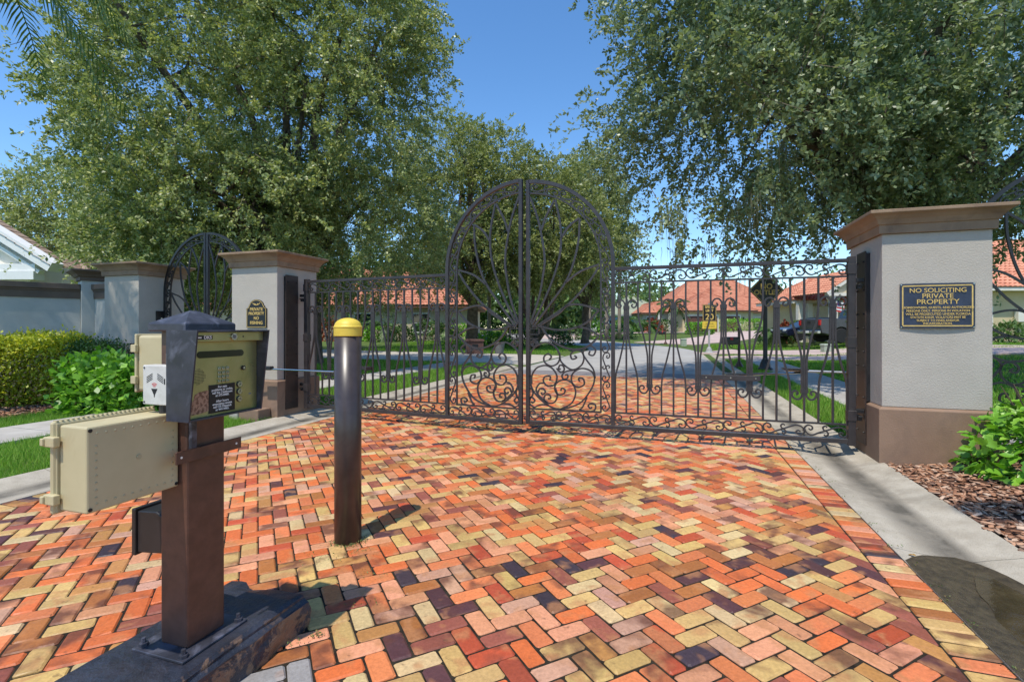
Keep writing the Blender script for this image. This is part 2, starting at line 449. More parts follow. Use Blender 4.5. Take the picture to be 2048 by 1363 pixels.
# ------------------------------------------------------------------ brick paving
def brick_nodes(name, use_obj):
    m, t, p, o = newmat(name)
    if use_obj:
        oi = t.nodes.new('ShaderNodeObjectInfo'); base = oi.outputs['Color']
    else:
        at = t.nodes.new('ShaderNodeAttribute'); at.attribute_name = 'Col'; base = at.outputs['Color']
    # kiln-flash blotches: darker plum or paler buff patches, different on every brick
    rnd = oi.outputs['Random'] if use_obj else at.outputs['Alpha']
    pos = t.nodes.new('ShaderNodeNewGeometry').outputs['Position']
    cmb = t.nodes.new('ShaderNodeCombineXYZ'); mul = t.nodes.new('ShaderNodeMath'); mul.operation = 'MULTIPLY'; mul.inputs[1].default_value = 90.0
    t.links.new(rnd, mul.inputs[0])
    for q in range(3): t.links.new(mul.outputs[0], cmb.inputs[q])
    va = t.nodes.new('ShaderNodeVectorMath'); t.links.new(pos, va.inputs[0]); t.links.new(cmb.outputs[0], va.inputs[1])
    bv = va.outputs[0]
    f1 = nz(t, 6.0, 2, 0.5, vec=bv, dist=0.3)
    gate_ = t.nodes.new('ShaderNodeMath'); gate_.operation = 'FRACT'
    m7 = t.nodes.new('ShaderNodeMath'); m7.operation = 'MULTIPLY'; m7.inputs[1].default_value = 17.31
    t.links.new(rnd, m7.inputs[0]); t.links.new(m7.outputs[0], gate_.inputs[0])
    sel = ramp(t, gate_.outputs[0], [(0.62, (0.08, 0.08, 0.08, 1)), (0.74, (1, 1, 1, 1))])
    fl_ = mixc(t, 1.0, ramp(t, f1, [(0.44, (0, 0, 0, 1)), (0.62, (0.85,) * 3 + (1,))]), sel, 'MULTIPLY')
    c = mixc(t, fl_, base, s2l((104, 62, 46)))
    f2 = nz(t, 7.5, 2, 0.5, vec=bv, dist=0.3)
    c = mixc(t, ramp(t, f2, [(0.54, (0, 0, 0, 1)), (0.66, (0.6,) * 3 + (1,))]), c, s2l((184, 128, 84)))
    f3 = nz(t, 60, 5, 0.7, 'World')
    c = mixc(t, 1.0, c, ramp(t, f3, [(0.25, (0.72, 0.71, 0.70, 1)), (0.75, (1.2, 1.19, 1.18, 1))]), 'MULTIPLY')
    f4 = nz(t, 26, 2, 0.5, vec=bv)
    c = mixc(t, ramp(t, f4, [(0.68, (0, 0, 0, 1)), (0.76, (0.5,) * 3 + (1,))]), c, s2l((92, 66, 48)))
    f5 = nz(t, 0.9, 5, 0.6, 'World')
    c = mixc(t, 1.0, c, ramp(t, f5, [(0.3, (0.86, 0.85, 0.84, 1)), (0.7, (1.06, 1.05, 1.04, 1))]), 'MULTIPLY')
    t.links.new(c, p.inputs['Base Color'])
    rr = ramp(t, nz(t, 18, 4, 0.6, 'World'), [(0.3, (0.42,) * 3 + (1,)), (0.7, (0.72,) * 3 + (1,))])
    t.links.new(rr, p.inputs['Roughness'])
    p.inputs['Specular IOR Level'].default_value = 0.42
    b1 = bump(t, p, nz(t, 34, 5, 0.6, 'World'), 0.35, 0.006)
    bump(t, p, nz(t, 260, 3, 0.6, 'World'), 0.4, 0.0015, b1)
    return m
M_brickO, M_brickA = brick_nodes('brick_single', True), brick_nodes('brick_field', False)
PAL = [((220, 116, 62), 18), ((228, 134, 82), 14), ((224, 156, 116), 15), ((212, 176, 110), 21), ((216, 188, 136), 9), ((178, 112, 60), 9),
       ((196, 140, 80), 6), ((92, 58, 60), 4), ((66, 54, 62), 3), ((158, 90, 72), 5), ((196, 88, 54), 6), ((204, 156, 128), 5)]
PALC = [s2l(c)[:3] for c, w in PAL]; PALW = [w for c, w in PAL]
def brick_col():
    c = random.choices(PALC, PALW)[0]
    k = random.uniform(0.76, 1.04)
    return (min(1, c[0] * k), min(1, c[1] * k * random.uniform(0.96, 1.04)), min(1, c[2] * k * random.uniform(0.93, 1.07)))
def clip(poly, a, b, c):          # keep a*u+b*v<=c
    out = []
    for i in range(len(poly)):
        p, q = poly[i], poly[(i + 1) % len(poly)]
        dp, dq = a * p[0] + b * p[1] - c, a * q[0] + b * q[1] - c
        if dp <= 0: out.append(p)
        if (dp < 0 < dq) or (dq < 0 < dp):
            k = dp / (dp - dq)
            out.append((p[0] + (q[0] - p[0]) * k, p[1] + (q[1] - p[1]) * k))
    return out
def parea(p):
    return 0.5 * abs(sum(p[i][0] * p[(i + 1) % len(p)][1] - p[(i + 1) % len(p)][0] * p[i][1] for i in range(len(p))))
def prism(poly, jt, cham, ins, drop):
    """bevelled brick from a convex polygon (local coords): returns verts, faces, top at z=0"""
    c = (sum(p[0] for p in poly) / len(poly), sum(p[1] for p in poly) / len(poly))
    def shrink(pl, d):
        out = []
        n = len(pl)
        for i in range(n):
            p0, p, p1 = Vector(pl[i - 1]), Vector(pl[i]), Vector(pl[(i + 1) % n])
            e0, e1 = (p - p0), (p1 - p)
            if e0.length < 1e-6 or e1.length < 1e-6:
                out.append(p); continue
            e0.normalize(); e1.normalize()
            n0, n1 = Vector((-e0.y, e0.x)), Vector((-e1.y, e1.x))
            b = n0 + n1
            k = 1 + n0.dot(n1)
            out.append(p + b * (d / max(k, 0.35)))
        return [(q[0], q[1]) for q in out]
    ar = sum(poly[i][0] * poly[(i + 1) % len(poly)][1] - poly[(i + 1) % len(poly)][0] * poly[i][1] for i in range(len(poly)))
    if ar < 0: poly = poly[::-1]
    while len(poly) > 3:                       # drop points that make slivers
        bad = None
        for i in range(len(poly)):
            p0, p, p1 = Vector(poly[i - 1]), Vector(poly[i]), Vector(poly[(i + 1) % len(poly)])
            if (p - p0).length < 0.012 or abs((p - p0).x * (p1 - p).y - (p - p0).y * (p1 - p).x) < 2e-5:
                bad = i; break
        if bad is None: break
        poly = poly[:bad] + poly[bad + 1:]
    pl = shrink(poly, jt)
    if cham > 0:
        q = []
        n = len(pl)
        for i in range(n):
            p0, p, p1 = Vector(pl[i - 1]), Vector(pl[i]), Vector(pl[(i + 1) % n])
            l0, l1 = (p0 - p).length, (p1 - p).length
            q.append(tuple(p + (p0 - p) * min(cham / max(l0, 1e-6), 0.3))); q.append(tuple(p + (p1 - p) * min(cham / max(l1, 1e-6), 0.3)))
        pl = q
    n = len(pl)
    tp = shrink(pl, ins)
    vs = [(x, y, -0.035) for x, y in pl] + [(x, y, -drop) for x, y in pl] + [(x, y, 0) for x, y in tp]
    fs = [(i, (i + 1) % n, n + (i + 1) % n, n + i) for i in range(n)] + [(n + i, n + (i + 1) % n, 2 * n + (i + 1) % n, 2 * n + i) for i in range(n)]
    fs.append(tuple(2 * n + i for i in range(n)))
    return vs, fs
bed = ribbon_mesh([(0, -9 + i) for i in range(18)], -3.12, 3.12, -0.0078, 7, 0.05).build('brick_paving', M_soil)
tag(bed, kind='structure')
a = 0.0955
c45 = math.cos(PI / 4)
bricks = []       # (polygon in uv, centre, angle or None, whole)
UE, V0, V1 = 2.914, -8.4, 8.0
N = 112
for i in range(-N, N):
    for j in range(-N, N):
        k = (i - j) % 4
        if k == 0: x0, y0, x1, y1, ang = i, j, i + 2, j + 1, 0
        elif k == 3: x0, y0, x1, y1, ang = i, j, i + 1, j + 2, PI / 2
        else: continue
        pts = []
        for x, y in ((x0, y0), (x1, y0), (x1, y1), (x0, y1)):
            pts.append(((x * c45 - y * c45) * a, (x * c45 + y * c45) * a))
        cu, cv = sum(p[0] for p in pts) / 4, sum(p[1] for p in pts) / 4
        if abs(cu) > UE + 0.12 or cv < V0 - 0.1 or cv > V1 + 0.12: continue
        q = clip(clip(clip(clip(pts, 1, 0, UE), -1, 0, UE), 0, 1, V1), 0, -1, -V0)
        if len(q) < 3 or parea(q) < 0.0016: continue
        bricks.append((q, cu, cv, ang + PI / 4, parea(q) > 0.99 * 2 * a * a))
for sgn in (-1, 1):
    v = V0
    while v < V1 - 0.02:
        u0, u1 = sgn * 2.916, sgn * 3.107
        q = [(u0, v), (u1, v), (u1, v + a), (u0, v + a)]
        bricks.append((q, (u0 + u1) / 2, v + a / 2, 0.0, True))
        v += a
def screen_area(b):
    w = W(b[1], b[2])
    if w.y < 0.6: return 0
    x, y = w.x / w.y * 1000 + 1024, 656 + 1350 / w.y
    if not (-20 < x < 2068 and y < 1400): return 0
    return parea(b[0]) / w.y ** 3
order = sorted(range(len(bricks)), key=lambda i: -screen_area(bricks[i]))
near = set(order[:300])
variants = []
for k in range(5):
    vs, fs = prism([(-a, -a / 2), (a, -a / 2), (a, a / 2), (-a, a / 2)], 0.0040, 0.0095, 0.0068, 0.0064)
    vs = [(x + random.uniform(-0.0024, 0.0024), y + random.uniform(-0.0024, 0.0024), z - (random.uniform(0, 0.0018) if z > -0.03 else 0)) for x, y, z in vs]
    me = MB().add(vs, fs).mesh('brick', fix=False); me.materials.append(M_brickO)
    variants.append(me)
fv, ff, fc = [], [], []
for i, (q, cu, cv, ang, whole) in enumerate(bricks):
    dz = random.gauss(0, 0.0016); c = brick_col()
    tl = (random.gauss(0, 0.006), random.gauss(0, 0.006))
    if i in near:
        if whole:
            o = bpy.data.objects.new('brick', random.choice(variants)); r = A + ang + random.choice((0, PI)) + random.gauss(0, 0.008)
        else:
            vs, fs = prism([(p[0] - cu, p[1] - cv) for p in q], 0.0034, 0.0, 0.004, 0.004)
            me = MB().add(vs, fs).mesh('brick', fix=False); me.materials.append(M_brickO)
            o = bpy.data.objects.new('brick', me); r = A
        lx, ly = (Matrix.Rotation(-A, 2) @ (W(cu, cv).to_2d() - Vector((-1.212, 1.865))))
        if 0.15 < lx < 0.40 and -0.27 < ly < 0.26:      # grey replacement pavers beside the block
            g_ = random.uniform(0.20, 0.32); c = (g_ * 1.04, g_, g_ * 0.97)
        col.objects.link(o); o.parent = bed
        o.location = W(cu + random.gauss(0, 0.0012), cv + random.gauss(0, 0.0012), dz); o.rotation_euler = (tl[0], tl[1], r)
        o.color = (*c, 1)
    else:
        w = W(cu, cv)
        detail = w.y > 0 and w.y < 9
        vs, fs = prism([(p[0] - cu, p[1] - cv) for p in q], 0.0038, 0.008 if (detail and whole) else 0.0, 0.0064 if whole else 0.004, 0.0055)
        b = len(fv); rb = random.random()
        for x, y, z in vs:
            p = W(cu + x, cv + y, 0); fv.append((p.x, p.y, z + dz + tl[0] * x + tl[1] * y))
        for f in fs:
            ff.append(tuple(b + t for t in f)); fc.extend([(*c, rb)] * len(f))
me = bpy.data.meshes.new('brick_field')
me.from_pydata(fv, [], ff)
ca = me.color_attributes.new('Col', 'FLOAT_COLOR', 'CORNER')
arr = np.array(fc, dtype=np.float32)
ca.data.foreach_set('color', arr.ravel())
tag(obj('brick_field', me, M_brickA, bed), kind='stuff')
# ------------------------------------------------------------------ pillars and walls
def pillar(name, label, u0, u1, v0, v1, capm=M_cap, plate=None, top=2.5, shaft=M_stucco):
    cu, cv = (u0 + u1) / 2, (v0 + v1) / 2
    t = thing(name, label, 'pillar', W(cu, cv), A)
    x, y = (u1 - u0) / 2, (v1 - v0) / 2
    MB().rect_stack(-x, x, -y, y, [(0.035, -0.1), (0.035, 0.555), (0.0, 0.575)]).build('plinth', M_plinth, t, bevel=0.006)
    MB().rect_stack(-x, x, -y, y, [(0, 0.576), (0, top - 0.222)]).build('shaft', shaft, t, bevel=0.006)
    MB().rect_stack(-x, x, -y, y, [(0.03, top - 0.222), (0.034, top - 0.138), (0.046, top - 0.134), (0.052, top - 0.118), (0.068, top - 0.088), (0.098, top - 0.056), (0.130, top - 0.036),
                                 (0.136, top - 0.034), (0.136, top - 0.004), (0.12, top)]).build('cap', capm, t, bevel=0.003, seg=1)
    if plate:
        s = plate
        pl = MB().b(s * x if s > 0 else -x - 0.012, x + 0.012 if s > 0 else -x, v0p - cv, v1p - cv, 0.12, 2.16).build('hinge_plate', M_plate, t, bevel=0.002)
        if True:
            pl.location.x = 0.037 * s
            pk = MB().b(s * x + (0.0 if s > 0 else -0.037), s * x + (0.037 if s > 0 else 0.0), v0p - cv + 0.01, v1p - cv - 0.01, 0.58, 2.14).build('backing_strip', M_ironb, t)
        for z in (0.25, 0.62, 0.95, 1.1, 1.35, 1.5, 1.75, 2.05):
            for yy in (v0p - cv + 0.035, v1p - cv - 0.035):
                b = MB().tube([(s * (x + 0.047), yy, z), (s * (x + 0.062), yy, z)], 0.009, 6).build('bolt', M_ironb, t)
    return t
v0p, v1p = -0.02, 0.24
M_plate = mat('plate_brown', (46, 36, 32), (64, 50, 43), 6, 0.45, bs=0.1, bscale=120, bdist=0.001, c3=(36, 30, 28), s3=3)
RP = pillar('gate_pillar', 'wide cream stucco pillar with the large navy notice plaque', 3.79, 4.67, -0.32, 0.62, plate=-1)
P1 = pillar('gate_pillar', 'cream stucco pillar with the small arched no fishing sign', -4.68, -3.81, -0.145, 0.72, plate=1)
P2 = pillar('gate_pillar', 'cream stucco pillar left of the small arched gate, streaked by palm shadows', -7.88, -7.03, 0.10, 0.95)
MB().b(-0.36, 0.36, -0.72, -0.475, -0.02, 0.17).build('base_block', M_plinth, P1, bevel=0.015)
RP2 = pillar('gate_pillar', 'cream stucco pillar on the far side of the right hand small gate', 6.76, 7.6, 0.10, 0.95)

# boundary wall on the left
wdir = Vector((0.672, 0.741))
P3c = Vector((-8.30, 9.95))
wa = math.atan2(wdir.y, wdir.x)
P3 = thing('wall_pillar', 'slim cream wall pillar with dark brown cap behind the golden hedge', 'pillar', (P3c.x, P3c.y, 0), wa)
MB().rect_stack(-0.23, 0.23, -0.23, 0.23, [(0, -0.1), (0, 2.27)]).build('shaft', M_stuccoG, P3, bevel=0.006)
MB().rect_stack(-0.23, 0.23, -0.23, 0.23, [(0.03, 2.27), (0.034, 2.34), (0.06, 2.345), (0.09, 2.39), (0.17, 2.45), (0.17, 2.475), (0.15, 2.48)]).build('cap', M_capd, P3, bevel=0.003, seg=1)
def wall(name, label, p, q, top=2.2, th=0.2):
    p, q = Vector(p), Vector(q)
    d = q - p; L = d.length
    t = thing(name, label, 'wall', (p.x, p.y, 0), math.atan2(d.y, d.x))
    MB().b(0, L, -th / 2, th / 2, -0.1, top - 0.28).build('panel', M_stuccoG, t)
    prof = [(-th / 2 - 0.02, top - 0.28), (-th / 2 - 0.02, top - 0.15), (-th / 2 - 0.035, top - 0.14), (-th / 2 - 0.035, top - 0.12), (-th / 2 - 0.06, top - 0.10), (-th / 2 - 0.06, top - 0.005), (-th / 2 - 0.05, top),
            (th / 2 + 0.05, top), (th / 2 + 0.06, top - 0.005), (th / 2 + 0.06, top - 0.10), (th / 2 + 0.02, top - 0.14), (th / 2 + 0.02, top - 0.28)]
    mb = MB(); mb.loft([[(0, y, z) for y, z in prof], [(L, y, z) for y, z in prof]])
    mb.build('coping', M_capd, t)
    return t
wall('boundary_wall', 'pale blue-grey stucco wall with dark brown coping behind the golden hedge', P3c - wdir * 7.5, P3c - wdir * 0.235)
wall('boundary_wall', 'short pale wall piece between the slim pillar and the streaked pillar', P3c + Vector((0.20, -0.10)), W(-7.885, 0.55).to_2d())

# ------------------------------------------------------------------ wrought iron
def band_units(n):
    """scroll unit: list of curves in unit coords (x 0..1 between collars, z -1..1)"""
    A1 = [(0, 0), (0.1, -0.62), (0.2, -0.74), (0.34, -0.35), (0.5, 0.03), (0.66, 0.45), (0.8, 0.74), (0.93, 0.55), (1.0, 0.0), (1.0, -0.45), (0.93, -0.82), (0.84, -0.72), (0.81, -0.35), (0.86, -0.12), (0.91, -0.32)]
    B1 = [(0, 0.05), (0.02, 0.5), (0.09, 0.84), (0.175, 0.7), (0.195, 0.3), (0.15, 0.08), (0.105, 0.3)]
    C1 = [(0.5, 0.03), (0.455, 0.2), (0.44, 0.55), (0.49, 0.82), (0.535, 0.6)]
    D1 = [(0.5, 0.03), (0.545, -0.2), (0.56, -0.55), (0.51, -0.82), (0.465, -0.6)]
    return [A1, B1, C1, D1]
def band(parent, fn, L, n, hh, m, flip=1, th=0.0076, name='scroll'):
    """fn(s,h)->(x,z): lays n scroll units along a strip of length L, half height hh"""
    for k in range(n):
        mb = MB()
        for c in band_units(n):
            pts = [fn((k + x) / n * L, flip * z * hh) for x, z in cr(c, 4)]
            mb.bar(pts, th, 0.008)
        c0 = fn(k / n * L, 0)
        if k > 0: mb.b(c0[0] - 0.014, c0[0] + 0.014, -0.012, 0.012, c0[1] - 0.012, c0[1] + 0.012)
        mb.build(name, m, parent)
ARW = 1.13
ZC = 2.13
def half_arch(t, m, k=1.0):
    """the arched half of a leaf, local x = 0 at the meeting edge"""
    z0, z1 = 0.117, 0.185
    MB().b(0.0, 0.048, -0.025, 0.025, z0, ZC + ARW - 0.005).build('meeting_stile', m, t, bevel=0.003, seg=1)
    arc = [(ARW - 0.022, z0), (ARW - 0.022, 0.8), (ARW - 0.022, 1.5)] + [((ARW - 0.022) * math.cos(q), ZC + (ARW - 0.022) * math.sin(q)) for q in np.linspace(0, R(88.2), 30)]
    MB().bar(arc, 0.022, 0.025).build('arch', m, t)
    ri = ARW - 0.17
    arc2 = [(ri, 0.31)] + [(ri, z) for z in (0.8, 1.4, 1.9)] + [(ri * math.cos(q), ZC + ri * math.sin(q)) for q in np.linspace(0, R(87.3), 26)]
    MB().bar(arc2, 0.010, 0.012).build('inner_arch', m, t)
    MB().b(0.048, ri, -0.012, 0.012, 0.305, 0.325).build('rail', m, t)
    # scrolls up the side, then round the arch
    rm = ARW - 0.107
    Ls = ZC - 0.33
    band(t, lambda s, h: (rm + h, 0.33 + s), Ls, 5, 0.052, m, -1)
    La = rm * R(86)
    band(t, lambda s, h: ((rm + h) * math.cos(s / rm), ZC + (rm + h) * math.sin(s / rm)), La, 4, 0.052, m, -1)
    # fan of bars (read off the leaf, metres)
    f3 = lambda P: [(max(0.05, (x - 775) / 675), 1.35 - (y - 1346) / 675) for x, y in P]
    f2 = lambda P: [(max(0.05, (x - 880) / 719 + 0.01), 1.35 - (y - 254) / 719) for x, y in P]
    fan = [f3([(790, 205), (880, 400), (922, 600), (940, 760), (925, 900), (890, 1080), (815, 1300)]),
           f3([(1028, 248), (950, 390), (912, 500)]),
           f3([(1034, 245), (1075, 440), (1085, 590), (1065, 760), (1000, 960), (900, 1180), (825, 1315)]),
           f3([(1240, 415), (1150, 485), (1085, 580)]),
           f3([(1245, 420), (1235, 600), (1190, 800), (1120, 960), (980, 1150), (845, 1325)]),
           f3([(1405, 815), (1250, 868), (1120, 960)]),
           f3([(1405, 835), (1320, 960), (1150, 1140), (860, 1335)]),
           f2([(1545, 90), (1380, 42), (1260, 50), (1180, 120), (1000, 228)]),
           f2([(1545, 95), (1440, 200), (1300, 258), (1150, 268), (1000, 236), (930, 236)]),
           f2([(1545, 320), (1450, 262), (1350, 240)]),
           f2([(1545, 330), (1430, 425), (1290, 442), (1150, 390), (1065, 312), (1022, 245)])]
    for P in fan:
        MB().bar(cr(P, 6), 0.0118, 0.0118).build('petal_bar', m, t)
    # lower medallion
    cur = [[(897, 700), (893, 560), (930, 455), (1040, 385), (1140, 415), (1190, 500), (1172, 572), (1110, 600), (1052, 570), (1042, 520), (1080, 488), (1112, 515), (1092, 543)],
           [(1188, 480), (1205, 560), (1300, 628), (1385, 590), (1412, 520), (1390, 465), (1335, 452), (1292, 490), (1305, 533), (1345, 520), (1325, 500)],
           [(1512, 700), (1495, 620), (1440, 545), (1403, 480), (1430, 425), (1475, 412), (1515, 445), (1497, 495), (1458, 488), (1465, 458)],
           [(893, 690), (915, 770), (960, 860), (1080, 960), (1200, 988), (1370, 930), (1470, 810), (1506, 710), (1480, 640), (1390, 615), (1312, 660), (1300, 735), (1350, 785), (1412, 760), (1405, 708), (1365, 702), (1372, 735)],
           [(925, 770), (928, 690), (975, 620), (1060, 596), (1130, 630), (1165, 700), (1140, 770), (1080, 785), (1038, 745), (1050, 700), (1100, 695), (1098, 735)],
           [(1200, 988), (1300, 930), (1337, 830), (1300, 745), (1230, 722), (1165, 750), (1143, 805), (1175, 858), (1225, 850), (1240, 815), (1210, 798), (1200, 825)],
           [(1150, 800), (1168, 870), (1140, 930), (1085, 940), (1045, 910), (1055, 868), (1095, 865), (1105, 895), (1080, 900)],
           [(1080, 940), (1000, 880), (968, 820), (1000, 765), (1040, 758)], [(985, 850), (1000, 815), (1035, 808), (1055, 840), (1030, 865), (1015, 845)],
           [(1160, 620), (1200, 655), (1232, 630), (1220, 595), (1190, 592), (1180, 625), (1200, 625)], [(1330, 630), (1250, 645), (1212, 680), (1225, 715), (1262, 705), (1262, 675), (1240, 680)],
           [(893, 905), (935, 870), (935, 830), (905, 808), (893, 830)], [(950, 985), (900, 960), (893, 915), (925, 893), (955, 920), (935, 945), (920, 930)],
           [(950, 985), (1010, 960), (1085, 958)], [(1370, 985), (1440, 1000), (1505, 985), (1515, 940), (1480, 925), (1450, 945), (1470, 970), (1485, 955)], [(1370, 985), (1400, 960), (1440, 870)]]
    for P in cur:
        MB().bar(cr(f2(P), 5), 0.0098, 0.0105).build('scroll', m, t)
    mb = MB()
    for z in (1.345, 1.27, 1.215): mb.b(0.049, 0.175 if z > 1.3 else 0.16, -0.012, 0.012, z - 0.006, z + 0.006)
    mb.b(0.165, 0.178, -0.012, 0.012, 1.276, 1.339)
    mb.build('latch_bracket', m, t)
    MB().bar(cr(spiral(0.105, 1.15, 0.052, 0, 1.7, 0.012, 22), 2), 0.007, 0.012).build('scroll', m, t)
def gate_leaf(name, label, loc, rz, m, L=3.655):
    t = thing(name, label, 'gate', loc, rz)
    half_arch(t, m)
    HT = 2.095
    MB().b(0.0485, L, -0.026, 0.026, 0.117, 0.166).build('bottom_rail', m, t, bevel=0.003, seg=1)
    MB().b(ARW + 0.001, L, -0.022, 0.022, HT - 0.04, HT).build('top_rail', m, t, bevel=0.003, seg=1)
    for z in (1.905, 0.318):
        MB().b(ARW + 0.001, L - 0.07, -0.011, 0.011, z - 0.010, z + 0.010).build('rail', m, t)
    hs = MB().b(L - 0.07, L, -0.035, 0.035, 0.10, HT + 0.02).build('hinge_stile', m, t, bevel=0.003, seg=1)
    for z in (0.42, 1.2, 1.98):
        MB().b(L - 0.078, L + 0.008, -0.043, 0.043, z - 0.055, z + 0.055).build('collar', m, t, bevel=0.003, seg=1)
    for z in (0.47, 1.86):
        MB().b(L, L + 0.09, -0.03, 0.03, z - 0.02, z + 0.02).b(L + 0.01, L + 0.05, -0.075, 0.075, z - 0.06, z - 0.045).b(L + 0.01, L + 0.05, -0.055, 0.055, z - 0.095, z - 0.06).build('hinge', M_ironb, t, bevel=0.002, seg=1)
    x0, x1 = ARW + 0.001, L - 0.07
    n = 18
    sp = (x1 - x0) / n
    band(t, lambda s, h: (x0 + s, 1.985 + h), x1 - x0, 6, 0.068, m)
    band(t, lambda s, h: (0.05 + s, 0.236 + h), ARW - 0.1, 3, 0.066, m)
    band(t, lambda s, h: (x0 + s, 0.236 + h), x1 - x0, 6, 0.066, m)
    zr, zb = 1.895, 0.328
    for i in range(1, n):
        x = x0 + i * sp
        if i % 2 == 1:
            MB().b(x - 0.0105, x + 0.0105, -0.0105, 0.0105, zb, zr).build('picket', m, t)
            up = i % 4 == 1
            zc = 1.60 if up else 0.66
            MB().b(x - 0.036, x + 0.036, -0.016, 0.016, zc - 0.022, zc + 0.022).build('collar', m, t)
            for sg in (-1, 1):
                d = 1 if up else -1
                # bar from the collar flaring to the neighbouring position
                if up:
                    P = [(x + sg * 0.0225, zc - 0.02), (x + sg * 0.0235, 1.36), (x + sg * 0.03, 1.2), (x + sg * 0.075, 0.98), (x + sg * 0.122, 0.80), (x + sg * sp, 0.66)]
                    P = cr(P, 5) + [(x + sg * sp, 0.5), (x + sg * sp, zb)]
                else:
                    P = [(x + sg * 0.0225, zc + 0.02), (x + sg * 0.0235, 0.92), (x + sg * 0.03, 1.06), (x + sg * 0.072, 1.26), (x + sg * 0.120, 1.43), (x + sg * sp, 1.58)]
                    P = cr(P, 5) + [(x + sg * sp, 1.75), (x + sg * sp, zr)]
                ends = (i == 1 and sg < 0) or (i == n - 1 and sg > 0)
                P = [(min(max(q[0], x0 + 0.004), x1 - 0.004), q[1]) for q in P]
                MB().bar(P, 0.0098, 0.0101).build('curved_bar', m, t)
                S = [(x + sg * 0.016, zc + d * 0.02), (x + sg * 0.022, zc + d * 0.055), (x + sg * 0.05, zc + d * 0.088), (x + sg * 0.09, zc + d * 0.086), (x + sg * 0.118, zc + d * 0.05), (x + sg * 0.112, zc + d * 0.012),
                     (x + sg * 0.082, zc - d * 0.002), (x + sg * 0.062, zc + d * 0.022), (x + sg * 0.078, zc + d * 0.042)]
                MB().bar(cr(S, 4), 0.0092, 0.0112).build('scroll', m, t)
    return t
LEAFR = gate_leaf('driveway_gate', 'right leaf of the arched bronze iron driveway gate, by the plaque pillar', (0.185, 6.47, 0), R(-18.1), M_iron)
LEAFL = gate_leaf('driveway_gate', 'left leaf of the arched bronze iron driveway gate, behind the yellow-capped bollard', (0.135, 6.40, 0), R(180 - 23.3), M_iron, 3.68)
def ped_gate(label_l, label_r, u, v, f):
    for rz, lab in ((A, label_r), (A + PI, label_l)):
        t = thing('garden_gate', lab, 'gate', W(u, v) + Vector((math.cos(rz), math.sin(rz), 0)) * 0.008, rz)
        half_arch(t, M_ironb)
        MB().b(0.0485, ARW, -0.026, 0.026, 0.117, 0.166).build('bottom_rail', M_ironb, t)
        band(t, lambda s, h: (0.05 + s, 0.236 + h), ARW - 0.1, 3, 0.066, M_ironb)
        t.scale = (f, f, 0.93)
ped_gate('left half of the small black arched iron gate between the two left pillars', 'right half of the small black arched iron gate, partly behind the no fishing pillar', -6.0, 0.55, 0.885)
ped_gate('left half of the black arched iron gate right of the plaque pillar', 'right half of the black arched iron gate beyond the right picture edge', 5.72, 0.3, 0.91)
# gate operator arms
ga = thing('gate_operator_arm', 'jointed steel arm running behind the right gate leaf near its hinge', 'gate arm', W(3.95, 0.75))
ga.rotation_euler = (0, 0, A)
MB().tube([(0, 0, 0.82), (-0.75, 0.16, 0.82)], 0.018, 8).tube([(-0.62, 0.10, 0.80), (-1.55, -0.56, 0.80)], 0.016, 8).build('link', M_steel, ga)
MB().b(-0.82, -0.55, 0.02, 0.2, 0.83, 0.855).build('joint_cover', M_ironb, ga, bevel=0.006)
MB().b(-0.06, 0.1, -0.09, 0.09, 0.5, 0.86).build('motor_housing', M_ironb, ga, bevel=0.02)
MB().b(-0.02, 0.06, -0.03, 0.03, 0.0, 0.5).build('stand', M_ironb, ga)
pb = MB().b(2.12, 2.74, -0.03, -0.012, 0.755, 0.815).build('arm_plate', M_iron, LEAFR, bevel=0.002, seg=1)
for x in (2.17, 2.43, 2.69): MB().tube([(x, -0.036, 0.785), (x, -0.03, 0.785)], 0.008, 6).build('bolt', M_steel, LEAFR)
gl = thing('gate_operator_arm', 'thin steel arm reaching from the no fishing pillar to the left gate leaf', 'gate arm', W(-3.9, -0.10))
gl.rotation_euler = (0, 0, A)
MB().tube([(-0.42, -0.30, 0.80), (0.14, -0.26, 0.79)], 0.014, 8).tube([(0.10, -0.26, 0.76), (1.30, -0.30, 0.755)], 0.0125, 8).build('link', M_steel, gl)
MB().b(-0.08, 0.2, -0.30, -0.22, 0.745, 0.80).build('joint_cover', M_ironb, gl, bevel=0.01)
MB().b(-0.50, -0.34, -0.36, -0.24, 0.0, 0.84).build('motor_housing', M_stucco, gl, bevel=0.015)
MB().b(2.35, 2.62, 0.0125, 0.03, 0.74, 0.79).b(2.36, 2.40, 0.03, 0.16, 0.74, 0.79).build('arm_plate', M_iron, LEAFL, bevel=0.002, seg=1)

# ------------------------------------------------------------------ lettering and signs
def text(body, size, M, m, parent, name='lettering', depth=0.0012, sx=1.0, space=1.0, bold=0.0):
    cu = bpy.data.curves.new(name, 'FONT')
    cu.body = body; cu.size = size; cu.extrude = depth; cu.align_x = 'CENTER'; cu.align_y = 'CENTER'; cu.space_character = space; cu.offset = bold
    o = bpy.data.objects.new(name, cu); col.objects.link(o)
    dg = bpy.context.evaluated_depsgraph_get()
    me = bpy.data.meshes.new_from_object(o.evaluated_get(dg))
    bpy.data.objects.remove(o)
    me.materials.clear()
    r = obj(name, me, m, parent)
    r.matrix_local = M @ Matrix.Diagonal((sx, 1, 1, 1))
    return r
def facing(loc, n, up=(0, 0, 1)):      # text frame: z along n
    n = Vector(n).normalized(); up = Vector(up); x = up.cross(n).normalized(); y = n.cross(x)
    M = Matrix.Identity(4)
    for i in range(3):
        M[i][0], M[i][1], M[i][2], M[i][3] = x[i], y[i], n[i], loc[i]
    return M
